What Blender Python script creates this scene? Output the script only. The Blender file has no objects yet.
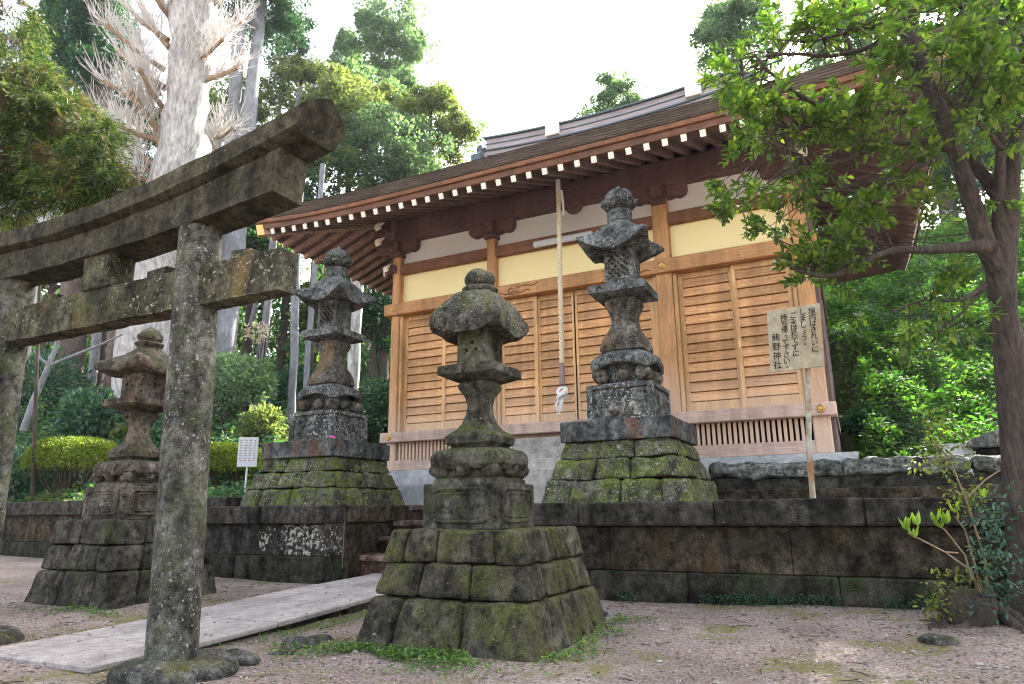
import bpy, math, random
import numpy as np
from mathutils import Vector, noise, Matrix
rnd = random.Random(7); rng = np.random.default_rng(11)
S = bpy.context.scene
COL = S.collection
R = math.radians
for_z = Vector((0, 0, 1))

# ------------------------------------------------------------------ camera
H = 1.2
th, ps, ro = R(13.8), R(25.9), R(0.66)
cF = Vector((-math.sin(ps)*math.cos(th), math.cos(ps)*math.cos(th), math.sin(th)))
r0 = Vector((math.cos(ps), math.sin(ps), 0)); u0 = r0.cross(cF)
cR = math.cos(ro)*r0 - math.sin(ro)*u0
cU = math.cos(ro)*u0 + math.sin(ro)*r0
cC = Vector((0, 0, H)); FPX = 683.0
def ray(x, y): return cF + (x-512)/FPX*cR - (y-342)/FPX*cU
def at(x, y, d): return cC + ray(x, y)*d
def onY(x, y, Y): r = ray(x, y); return cC + r*(Y/r.y)
cam = bpy.data.cameras.new('camera'); cam.sensor_width = 36; cam.lens = FPX/1024*36
cam.clip_start = 0.05; cam.clip_end = 1500
co = bpy.data.objects.new('camera', cam); COL.objects.link(co)
M = Matrix((cR, cU, -cF)).transposed().to_4x4(); M.translation = cC
co.matrix_world = M; S.camera = co

# ------------------------------------------------------------------ light
SUN_AZ, SUN_EL = R(17), R(41)            # azimuth from +Y towards +X
sd = Vector((math.sin(SUN_AZ)*math.cos(SUN_EL), math.cos(SUN_AZ)*math.cos(SUN_EL), math.sin(SUN_EL)))
sl = bpy.data.lights.new('sun', 'SUN'); sl.energy = 4.6; sl.angle = R(0.5); sl.color = (1, .95, .86)
so = bpy.data.objects.new('sun', sl); COL.objects.link(so)
so.rotation_euler = sd.to_track_quat('Z', 'Y').to_euler(); so.location = (6, 20, 30)
W = bpy.data.worlds.new('World'); S.world = W; W.use_nodes = True
wn = W.node_tree; wn.nodes.clear()
sky = wn.nodes.new('ShaderNodeTexSky'); sky.sky_type = 'NISHITA'; sky.sun_disc = False
sky.sun_elevation = SUN_EL; sky.sun_rotation = SUN_AZ; sky.dust_density = 4.0; sky.air_density = 1.0; sky.ozone_density = 1.0
hs = wn.nodes.new('ShaderNodeHueSaturation'); hs.inputs['Saturation'].default_value = .42
bg = wn.nodes.new('ShaderNodeBackground'); bg.inputs['Strength'].default_value = 0.15
ow = wn.nodes.new('ShaderNodeOutputWorld')
wn.links.new(sky.outputs[0], hs.inputs['Color']); wn.links.new(hs.outputs[0], bg.inputs[0]); wn.links.new(bg.outputs[0], ow.inputs[0])
S.view_settings.view_transform = 'Standard'; S.view_settings.look = 'None'
S.view_settings.exposure = 2.75; S.view_settings.gamma = 1
S.render.engine = 'CYCLES'
S.cycles.max_bounces = 7; S.cycles.diffuse_bounces = 4; S.cycles.transmission_bounces = 4; S.cycles.transparent_max_bounces = 6
S.cycles.use_denoising = True; S.cycles.filter_width = 1.05

# ------------------------------------------------------------------ materials
class NT:
    def __init__(s, name):
        s.m = bpy.data.materials.new(name); s.m.use_nodes = True
        s.t = s.m.node_tree; s.t.nodes.clear()
        s.out = s.n('ShaderNodeOutputMaterial')
        s.geo = s.n('ShaderNodeNewGeometry')
        s.pos = s.geo.outputs['Position']
    def n(s, k): return s.t.nodes.new(k)
    def set(s, sock, v):
        if v is None: return
        if hasattr(v, 'node'): s.t.links.new(v, sock)
        elif isinstance(v, (tuple, list)) and len(v) == 3 and sock.type == 'RGBA': sock.default_value = (*v, 1)
        else: sock.default_value = v
    def noise(s, scale, detail=4, rough=.6, vec=None, dist=0):
        n = s.n('ShaderNodeTexNoise'); s.set(n.inputs['Vector'], vec or s.pos)
        n.inputs['Scale'].default_value = scale; n.inputs['Detail'].default_value = detail
        n.inputs['Roughness'].default_value = rough; n.inputs['Distortion'].default_value = dist
        return n.outputs['Fac']
    def stretch(s, sc, vec=None):
        n = s.n('ShaderNodeMapping'); s.set(n.inputs['Vector'], vec or s.pos); n.inputs['Scale'].default_value = sc
        return n.outputs[0]
    def ramp(s, f, st):
        n = s.n('ShaderNodeValToRGB'); s.set(n.inputs[0], f); e = n.color_ramp.elements
        while len(e) < len(st): e.new(.5)
        for a, (p, c) in zip(e, st):
            a.position = p; a.color = (*c, 1) if isinstance(c, tuple) else (c, c, c, 1)
        return n.outputs[0]
    def mix(s, f, a, b, mode='MIX'):
        n = s.n('ShaderNodeMix'); n.data_type = 'RGBA'; n.blend_type = mode
        s.set(n.inputs[0], f); s.set(n.inputs[6], a); s.set(n.inputs[7], b)
        return n.outputs[2]
    def mth(s, op, a, b=None):
        n = s.n('ShaderNodeMath'); n.operation = op; s.set(n.inputs[0], a)
        if b is not None: s.set(n.inputs[1], b)
        return n.outputs[0]
    def xyz(s, v=None):
        n = s.n('ShaderNodeSeparateXYZ'); s.set(n.inputs[0], v or s.pos); return n.outputs
    def bump(s, h, st=.5, d=.02, nrm=None):
        n = s.n('ShaderNodeBump'); n.inputs['Strength'].default_value = st; n.inputs['Distance'].default_value = d
        s.set(n.inputs['Height'], h)
        if nrm: s.set(n.inputs['Normal'], nrm)
        return n.outputs[0]
    def bsdf(s, col, rough=.9, nrm=None, spec=.25, metal=0):
        n = s.n('ShaderNodeBsdfPrincipled'); s.set(n.inputs['Base Color'], col); s.set(n.inputs['Roughness'], rough)
        n.inputs['Specular IOR Level'].default_value = spec; n.inputs['Metallic'].default_value = metal
        if nrm: s.set(n.inputs['Normal'], nrm)
        return n.outputs[0]
    def done(s, sh): s.t.links.new(sh, s.out.inputs[0]); return s.m

def stone(name, c1, c2, moss=(.06, .085, .015), moss_thr=.6, up=.35, lichen_thr=.66, lichen=(.42, .42, .38), sc=1.0, bump=.7, stain=None, island=0, mdark=.45, patches=None):
    k = NT(name)
    if mdark < .6: c1 = tuple(v*.40 for v in c1); c2 = tuple(v*1.08 for v in c2)
    fine = k.noise(9*sc, 10, .72); big = k.noise(1.7*sc, 4, .6); grain = k.noise(75*sc, 5, .75)
    col = k.ramp(fine, [(.36, c1), (.66, c2)])
    col = k.mix(1, col, k.ramp(big, [(.36, mdark), (.64, 1.15)]), 'MULTIPLY')
    if mdark < .6: col = k.mix(1, col, k.ramp(k.noise(3.6, 6, .65, k.stretch((1.4, 1.4, .5))), [(.38, .42), (.56, 1.1)]), 'MULTIPLY')
    if island:
        col = k.mix(1, col, k.ramp(k.geo.outputs['Random Per Island'], [(0, 1-island), (1, 1+island)]), 'MULTIPLY')
    if stain:
        sm = k.ramp(k.noise(2.3, 5, .6, k.stretch((1, 1, .35))), [(.56, 0), (.70, 1)])
        col = k.mix(k.mth('MULTIPLY', sm, .75), col, stain)
    nz = k.xyz(k.geo.outputs['Normal'])[2]
    mm = k.mth('ADD', k.noise(2.6*sc, 7, .68), k.mth('MULTIPLY', nz, up*.35))
    mcol = k.mix(k.ramp(k.noise(26, 7, .75), [(.35, 0), (.65, 1)]), tuple(v*.35 for v in moss), tuple(v*1.7 for v in moss))
    mm = k.mth('ADD', mm, k.mth('MULTIPLY', k.noise(30, 5, .7), .22)); mm = k.mth('SUBTRACT', mm, .11)
    col = k.mix(k.ramp(mm, [(moss_thr-.06, 0), (moss_thr+.13, .88)]), col, mcol)
    col = k.mix(1, col, k.ramp(grain, [(.36, .42 if mdark < .6 else .75), (.64, 1.5 if mdark < .6 else 1.2)]), 'MULTIPLY')
    if patches:
        pm = None
        for (pc, prd) in patches:
            vm = k.n('ShaderNodeVectorMath'); vm.operation = 'DISTANCE'; k.set(vm.inputs[0], k.pos); vm.inputs[1].default_value = pc
            d_ = k.mth('ADD', k.mth('DIVIDE', vm.outputs['Value'], prd), k.mth('MULTIPLY', k.noise(3, 4), .8))
            w_ = k.ramp(d_, [(.75, 1), (.98, 0)]) if False else k.mth('SUBTRACT', 1.45, d_)
            pm = w_ if pm is None else k.mth('MAXIMUM', pm, w_)
        fl = k.mth('ADD', k.noise(16, 6, .68), k.mth('MULTIPLY', pm, .135))
        col = k.mix(k.ramp(fl, [(.615, 0), (.66, .85)]), col, (.50, .48, .42))
    lm = k.mth('MULTIPLY', k.ramp(k.noise(21*sc, 6, .62), [(lichen_thr-.05, 0), (lichen_thr+.02, 1)]), k.ramp(k.noise(1.9, 4), [(.40, 0), (.58, 1)]))
    col = k.mix(k.mth('MULTIPLY', lm, .85), col, lichen)
    hgt = k.mth('ADD', k.mth('MULTIPLY', fine, .8), k.mth('MULTIPLY', grain, .5))
    return k.done(k.bsdf(col, .95, k.bump(hgt, bump, .025), .15))

def wood(name, c1, c2, axis='x', rough=.6, island=.18, fade=None, grain=1.0, bump=.15):
    k = NT(name)
    sc = dict(x=(1.2, 14, 16), y=(14, 1.2, 16), z=(14, 14, 1.2))[axis]
    v = k.stretch(tuple(a*grain for a in sc))
    g = k.noise(1.6, 6, .62, v, 1.4); big = k.noise(.9, 3)
    w = k.n('ShaderNodeTexWave'); w.wave_type = 'BANDS'; w.bands_direction = 'Z' if axis != 'z' else 'X'
    k.set(w.inputs['Vector'], k.stretch(dict(x=(.35, 1, 1.6), y=(1, .35, 1.6), z=(1.6, 1, .35))[axis]))
    w.inputs['Scale'].default_value = 9; w.inputs['Distortion'].default_value = 9; w.inputs['Detail'].default_value = 3; w.inputs['Detail Scale'].default_value = .7
    gg = k.mth('ADD', k.mth('MULTIPLY', g, .86), k.mth('MULTIPLY', w.outputs['Fac'], .14))
    col = k.ramp(gg, [(.3, tuple(v*.85 for v in c1)), (.66, c2)])
    col = k.mix(1, col, k.ramp(big, [(.3, .82), (.7, 1.12)]), 'MULTIPLY')
    if island: col = k.mix(1, col, k.ramp(k.geo.outputs['Random Per Island'], [(0, 1-island), (1, 1+island)]), 'MULTIPLY')
    col = k.mix(1, col, k.ramp(k.noise(1.6, 5, .65, k.stretch((2.6, 2.6, .3))), [(.36, .74), (.6, 1.08)]), 'MULTIPLY')
    if fade:     # sun-bleached, rain-washed lower wood
        z0, z1, fc = fade
        z = k.xyz()[2]
        f = k.n('ShaderNodeMapRange'); k.set(f.inputs[0], k.mth('ADD', z, k.mth('MULTIPLY', k.noise(1.3, 5), .9)))
        f.inputs[1].default_value = z1+.45; f.inputs[2].default_value = z0+.45; f.inputs[3].default_value = 0; f.inputs[4].default_value = .85
        col = k.mix(f.outputs[0], col, k.mix(g, tuple(v*.8 for v in fc), tuple(v*1.1 for v in fc)))
    return k.done(k.bsdf(col, rough, k.bump(gg, bump, .01), .3))

def leafm(name, a, b, c=None, trans=.45, rough=.5, spec=.3, patch=None, pscale=.6):
    k = NT(name)
    rp = k.geo.outputs['Random Per Island']
    col = k.ramp(rp, [(0, a), (.6, b), (1, c or b)])
    big = k.noise(pscale, 3)
    col = k.mix(1, col, k.ramp(big, [(.3, .6), (.7, 1.35)]), 'MULTIPLY')
    if patch: col = k.mix(k.ramp(k.noise(pscale*2.1, 4), [(.52, 0), (.62, .8)]), col, patch)
    d = k.bsdf(col, rough, None, spec)
    t = k.n('ShaderNodeBsdfTranslucent'); k.set(t.inputs[0], k.mix(1, col, (1.25, 1.5, .55), 'MULTIPLY'))
    mx = k.n('ShaderNodeMixShader'); mx.inputs[0].default_value = trans
    k.t.links.new(d, mx.inputs[1]); k.t.links.new(t.outputs[0], mx.inputs[2])
    return k.done(mx.outputs[0])

def plain(name, c, rough=.7, var=.15, sc=8, spec=.3, metal=0, bump=.1):
    k = NT(name); n = k.noise(sc, 5)
    col = k.mix(n, tuple(v*(1-var) for v in c), tuple(v*(1+var) for v in c))
    return k.done(k.bsdf(col, rough, k.bump(n, bump, .01), spec, metal))

def bark(name, c1, c2, sc=1.0, moss=None, rough=.9):
    k = NT(name)
    n = k.noise(7*sc, 7, .7, k.stretch((1.6, 1.6, .28))); b = k.noise(1.4*sc, 4)
    col = k.ramp(n, [(.3, c1), (.68, c2)])
    col = k.mix(1, col, k.ramp(b, [(.3, .7), (.7, 1.2)]), 'MULTIPLY')
    if moss: col = k.mix(k.ramp(k.noise(3*sc, 5), [(.52, 0), (.66, .8)]), col, moss)
    return k.done(k.bsdf(col, rough, k.bump(n, .6, .03), .15))

MAT = {}
MAT['torii'] = stone('torii_stone', (.04, .036, .024), (.125, .115, .075), (.075, .078, .022), .57, .15, .645, (.34, .34, .27), 1.3, .6, stain=(.15, .10, .03))
MAT['torii_dark'] = stone('torii_beam_stone', (.05, .043, .030), (.085, .075, .050), (.062, .062, .022), .59, .1, .69, (.26, .25, .2), 1.3, .5, mdark=.59)
MAT['pillar'] = stone('torii_pillar_stone', (.055, .052, .042), (.165, .16, .13), (.055, .065, .022), .585, .1, .645, (.40, .40, .36), 1.4, .5)
MAT['lantA'] = stone('lantern_stone_dark', (.05, .046, .036), (.17, .16, .125), (.06, .07, .02), .585, .4, .70, (.36, .36, .30), 1.5, .8)
MAT['lantA_roof'] = stone('lantern_roof_moss', (.05, .046, .036), (.21, .20, .16), (.085, .092, .024), .59, .45, .635, (.45, .45, .40), 2.2, 1.0)
MAT['lantB'] = stone('lantern_stone_brown', (.065, .054, .042), (.225, .19, .15), (.06, .066, .022), .63, .35, .67, (.42, .40, .36), 1.6, .8, stain=(.17, .105, .06))
MAT['lantC'] = stone('lantern_stone_grey', (.055, .06, .06), (.24, .245, .23), (.06, .07, .022), .69, .35, .63, (.52, .53, .50), 1.6, .8)
MAT['lantC_shaft'] = stone('lantern_stone_rough', (.06, .055, .045), (.25, .225, .185), (.07, .07, .02), .68, .3, .66, (.46, .44, .38), 1.8, .9, stain=(.2, .12, .05))
MAT['lantC_white'] = stone('lantern_block_flaked', (.05, .052, .05), (.22, .22, .205), (.06, .07, .022), .70, .3, .585, (.58, .58, .55), 1.3, .8)
MAT['slab'] = stone('lantern_slab', (.075, .08, .08), (.20, .205, .195), (.06, .07, .02), .72, .2, .74, (.4, .4, .36), 1.0, .35, stain=(.17, .07, .035))
MAT['plinthA'] = stone('plinth_mossy', (.04, .036, .026), (.15, .135, .10), (.080, .084, .024), .55, .30, .69, (.34, .34, .28), 1.3, 1.0, island=.18)
MAT['plinthB'] = stone('plinth_dark', (.032, .028, .022), (.135, .12, .095), (.05, .062, .02), .58, .2, .72, (.3, .3, .26), 1.3, 1.0, island=.2)
MAT['plinthC'] = stone('plinth_green', (.055, .05, .032), (.20, .19, .14), (.105, .13, .02), .535, .35, .62, (.42, .42, .36), 1.4, 1.0, island=.15)
MAT['wall'] = stone('terrace_wall_stone', (.026, .021, .015), (.105, .082, .055), (.03, .042, .014), .68, .25, .76, (.3, .28, .24), .9, .5, stain=(.085, .05, .02), island=.2)
MAT['wall_white'] = stone('terrace_wall_flaked', (.026, .024, .022), (.10, .09, .078), (.03, .04, .014), .70, .2, .72, (.5, .48, .43), 1.05, .5, stain=(.07, .05, .03), island=.15, patches=[(tuple(onY(302, 537, 8.7)), .62), (tuple(onY(264, 540, 8.7)), .22), (tuple(onY(322, 545, 8.9)), .45)])
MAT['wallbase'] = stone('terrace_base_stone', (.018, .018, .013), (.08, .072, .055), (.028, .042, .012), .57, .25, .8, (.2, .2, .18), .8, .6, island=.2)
MAT['coping'] = stone('terrace_coping_stone', (.028, .025, .021), (.105, .095, .078), (.05, .055, .02), .72, .5, .74, (.35, .35, .31), .9, .5, island=.18)
MAT['redstep'] = stone('stair_stone_red', (.13, .08, .068), (.32, .215, .19), (.06, .07, .02), .66, .3, .72, (.35, .3, .28), 1.2, .6)
MAT['redriser'] = stone('stair_riser_stone', (.05, .026, .02), (.13, .075, .06), (.04, .045, .015), .62, .2, .74, (.3, .27, .25), 1.2, .6)
MAT['pale_step'] = stone('pale_step_stone', (.27, .255, .225), (.50, .475, .43), (.2, .19, .14), .74, .1, .8, (.5, .5, .46), .8, .25, mdark=.75)
MAT['plat'] = stone('platform_concrete', (.26, .265, .265), (.42, .425, .42), (.25, .25, .22), .8, .1, .85, (.5, .5, .5), .8, .2, mdark=.8)
MAT['rock'] = stone('rough_curb_rock', (.07, .075, .065), (.30, .31, .28), (.06, .08, .025), .68, .3, .68, (.45, .46, .42), 1.6, 1.0)
MAT['path'] = stone('path_stone', (.22, .195, .18), (.365, .33, .31), (.2, .19, .13), .8, .1, .8, (.5, .5, .47), 1.1, .25, island=.10, mdark=.82)
MAT['bstone'] = stone('boulder_stone', (.05, .048, .042), (.20, .19, .17), (.075, .075, .022), .64, .35, .66, (.4, .4, .36), 1.5, .9)
MAT['wdoor'] = wood('door_wood', (.44, .205, .08), (.72, .40, .175), 'x', .55, .26, (2.6, 3.9, (.62, .42, .28)))
MAT['wframe'] = wood('door_frame_wood', (.48, .25, .10), (.72, .43, .19), 'z', .55, .06, (2.6, 3.8, (.62, .45, .32)))
MAT['wbeam'] = wood('beam_wood', (.38, .175, .065), (.58, .29, .11), 'x', .55, .08)
MAT['wpost'] = wood('post_wood', (.42, .20, .08), (.60, .32, .13), 'z', .55, .08, (2.4, 4.0, (.60, .44, .34)))
MAT['wsill'] = wood('sill_wood', (.45, .31, .25), (.62, .46, .38), 'x', .7, .08)
MAT['wred'] = wood('lintel_wood', (.15, .062, .035), (.26, .115, .058), 'x', .6, .08)
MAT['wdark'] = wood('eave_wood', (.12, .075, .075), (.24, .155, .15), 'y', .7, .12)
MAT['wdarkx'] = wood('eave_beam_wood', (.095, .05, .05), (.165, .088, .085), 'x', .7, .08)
MAT['wskylit'] = wood('skylit_rafter_wood', (.26, .155, .13), (.47, .30, .25), 'x', .7, .12)  # rafter wood lightened in colour for open sky under the left eave
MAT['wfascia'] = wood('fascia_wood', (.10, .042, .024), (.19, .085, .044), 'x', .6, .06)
MAT['wgrey'] = wood('side_board_wood', (.10, .068, .06), (.23, .165, .15), 'z', .8, .2)
MAT['white'] = plain('glint_white', (.76, .72, .60), .6, .06)
MAT['cream'] = plain('cream_panel', (.86, .71, .36), .75, .06, 1.5, .15, 0, .02)
MAT['plaster'] = plain('white_plaster', (.66, .64, .62), .9, .08, 1.2, .1, 0, .03)
MAT['dark'] = plain('dark_void', (.012, .010, .009), .95)
MAT['gold'] = plain('brass', (.55, .36, .12), .42, .15, 30, .5, .85)
MAT['greypl'] = plain('lamp_casing', (.55, .56, .58), .5, .05)
MAT['rope'] = plain('straw_rope', (.62, .52, .36), .9, .3, 60, .1, 0, .5)
MAT['ropew'] = plain('white_rope', (.72, .70, .66), .9, .2, 60, .1, 0, .5)
MAT['grip'] = plain('grip_wood', (.25, .17, .15), .6, .2, 20)
MAT['ink'] = plain('black_ink', (.015, .013, .012), .7, .1)
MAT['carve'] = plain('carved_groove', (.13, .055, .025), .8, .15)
k = NT('sign_board_wood'); n1 = k.noise(9, 7, .7); n2 = k.noise(2.2, 4, .6, k.stretch((2.2, 1, .6)))
c = k.ramp(n1, [(.3, (.24, .20, .13)), (.7, (.47, .42, .31))]); c = k.mix(k.ramp(n2, [(.5, 0), (.68, .7)]), c, (.36, .24, .12))
MAT['board'] = k.done(k.bsdf(c, .8, k.bump(n1, .2, .01), .2))
k = NT('rusty_pole'); n1 = k.noise(6, 6, .7, k.stretch((1, 1, .5))); z = k.xyz()[2]
c = k.ramp(n1, [(.42, (.42, .42, .36)), (.52, (.28, .24, .17)), (.6, (.27, .12, .045))])
MAT['pole'] = k.done(k.bsdf(c, .8, k.bump(n1, .3, .01), .3))
# thatch-like layered roof edge and roof surface
k = NT('roof_edge_shingle')
br = k.n('ShaderNodeTexBrick'); k.set(br.inputs['Vector'], k.stretch((1, 1, 1)))
n1 = k.noise(5, 6, .65, k.stretch((.6, .6, 9))); n2 = k.noise(1.1, 4)
c = k.ramp(n1, [(.3, (.05, .037, .030)), (.7, (.135, .10, .076))]); c = k.mix(1, c, k.ramp(n2, [(.3, .8), (.7, 1.2)]), 'MULTIPLY')
c = k.mix(1, c, k.ramp(k.geo.outputs['Random Per Island'], [(0, .72), (1, 1.25)]), 'MULTIPLY')
MAT['shingle'] = k.done(k.bsdf(c, .85, k.bump(n1, .4, .02), .2))
k = NT('ridge_cladding'); n1 = k.noise(3, 6, .65, k.stretch((.5, .5, 8)))
c = k.ramp(n1, [(.3, (.20, .17, .17)), (.7, (.36, .32, .32))])
MAT['ridge'] = k.done(k.bsdf(c, .55, k.bump(n1, .3, .02), .4))
MAT['ridgetrim'] = plain('ridge_trim', (.075, .10, .11), .5, .2)
# ground
k = NT('gravel_ground')
f = k.noise(38, 6, .75); m = k.noise(6, 6, .65); b = k.noise(.8, 5, .6)
c = k.ramp(f, [(.36, (.095, .073, .06)), (.5, (.29, .238, .205)), (.66, (.50, .445, .40))])
c = k.mix(1, c, k.ramp(b, [(.35, .6), (.65, 1.15)]), 'MULTIPLY'); c = k.mix(1, c, k.ramp(k.noise(120, 3, .7), [(.36, .5), (.62, 1.25)]), 'MULTIPLY')
v = k.n('ShaderNodeTexVoronoi'); k.set(v.inputs['Vector'], k.pos); v.inputs['Scale'].default_value = 45
c = k.mix(k.ramp(v.outputs['Color'], [(.55, 0), (.75, .38)]), c, (.29, .17, .155))
mo = k.mth('ADD', k.noise(1.15, 5, .6), k.mth('MULTIPLY', k.noise(11, 5, .7), .42))
c = k.mix(k.ramp(mo, [(.735, 0), (.85, .8)]), c, k.mix(k.noise(34, 5, .7), (.06, .07, .014), (.22, .20, .05)))
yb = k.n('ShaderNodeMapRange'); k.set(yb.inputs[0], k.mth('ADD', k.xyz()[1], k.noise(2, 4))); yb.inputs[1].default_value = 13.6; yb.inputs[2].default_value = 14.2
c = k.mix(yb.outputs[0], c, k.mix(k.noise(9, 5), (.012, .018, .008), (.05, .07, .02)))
hh = k.mth('ADD', f, k.mth('MULTIPLY', m, .8))
MAT['ground'] = k.done(k.bsdf(c, .95, k.bump(hh, .9, .03), .15))
k = NT('forest_soil'); n1 = k.noise(4, 6, .7); c = k.ramp(n1, [(.3, (.02, .03, .012)), (.7, (.07, .085, .03))])
MAT['soil'] = k.done(k.bsdf(c, .95, k.bump(n1, .6, .05), .1))
# vegetation
MAT['leaf_near'] = leafm('glossy_tree_leaf', (.042, .088, .016), (.085, .15, .026), (.20, .25, .045), .50, .38, .5, None, .9)
MAT['leaf_bush'] = leafm('clipped_bush_leaf', (.055, .085, .012), (.13, .17, .02), (.22, .25, .03), .35, .5, .3)
MAT['leaf_hill'] = leafm('hillside_leaf', (.03, .085, .022), (.06, .15, .028), (.15, .25, .045), .42, .65, .15, (.05, .075, .06), .3)
MAT['leaf_forest'] = leafm('forest_leaf', (.02, .065, .042), (.05, .125, .07), (.14, .18, .06), .46, .55, .3, (.11, .12, .03), .22)
MAT['leaf_dark'] = leafm('dark_evergreen_leaf', (.014, .05, .032), (.03, .085, .045), (.05, .11, .045), .38, .55, .3, None, .4)
MAT['leaf_pale'] = leafm('haze_pale_leaf', (.065, .115, .085), (.12, .18, .125), (.20, .25, .16), .48, .6, .25, None, .4)  # pale leaf green with distance haze mixed into the colour
MAT['leaf_yellow'] = leafm('spring_leaf', (.085, .115, .05), (.16, .18, .08), (.29, .28, .14), .48, .6, .25, (.07, .11, .05), .35)  # spring green, lightened further for the haze on far crowns
MAT['leaf_new'] = leafm('new_shoot_leaf', (.20, .30, .04), (.27, .38, .055), (.36, .45, .08), .45, .45, .3)
MAT['leaf_teal'] = leafm('blue_green_shrub_leaf', (.018, .06, .045), (.045, .11, .075), (.12, .18, .10), .35, .4, .5)
MAT['leaf_olive'] = leafm('olive_shrub_leaf', (.06, .085, .016), (.13, .155, .03), (.26, .25, .06), .4, .5, .3)
MAT['needle'] = leafm('cedar_needle', (.010, .030, .013), (.036, .072, .018), (.20, .21, .04), .33, .6, .2, (.105, .06, .04), .9)
MAT['flower'] = leafm('pale_blossom', (.45, .36, .35), (.58, .46, .45), (.62, .52, .52), .4, .6, .2)
MAT['fern'] = leafm('fern_leaf', (.04, .09, .025), (.09, .17, .04), (.19, .27, .06), .4, .5, .3)
MAT['bark_near'] = bark('smooth_grey_bark', (.022, .017, .015), (.095, .075, .064), 2.5)
MAT['bark_pale'] = bark('pale_ginkgo_bark', (.17, .155, .14), (.60, .585, .57), .9)
MAT['bark_limb'] = bark('tan_limb_bark', (.20, .135, .085), (.36, .26, .17), 1.5)
MAT['bark_brown'] = bark('cedar_bark', (.075, .055, .048), (.205, .165, .15), 1.6)
MAT['bark_blue'] = bark('slender_trunk_bark', (.13, .135, .145), (.29, .295, .32), 1.6)
MAT['bark_dark'] = bark('dark_bark', (.03, .024, .02), (.09, .07, .055), 1.6)
MAT['twig'] = plain('bare_twig', (.56, .53, .50), .85, .2)
MAT['twig2'] = plain('grey_twig', (.44, .43, .47), .85, .2)
k = NT('fallen_petal'); c = k.ramp(k.geo.outputs['Random Per Island'], [(0, (.07, .035, .03)), (.35, (.20, .11, .10)), (.7, (.34, .22, .215)), (.93, (.45, .33, .32)), (1, (.30, .26, .10))])
MAT['petal'] = k.done(k.bsdf(c, .8, None, .2))
k = NT('pebble'); c = k.ramp(k.geo.outputs['Random Per Island'], [(0, (.09, .08, .07)), (.7, (.20, .175, .155)), (1, (.30, .275, .255))])
MAT['pebble'] = k.done(k.bsdf(c, .9, None, .2))

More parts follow.
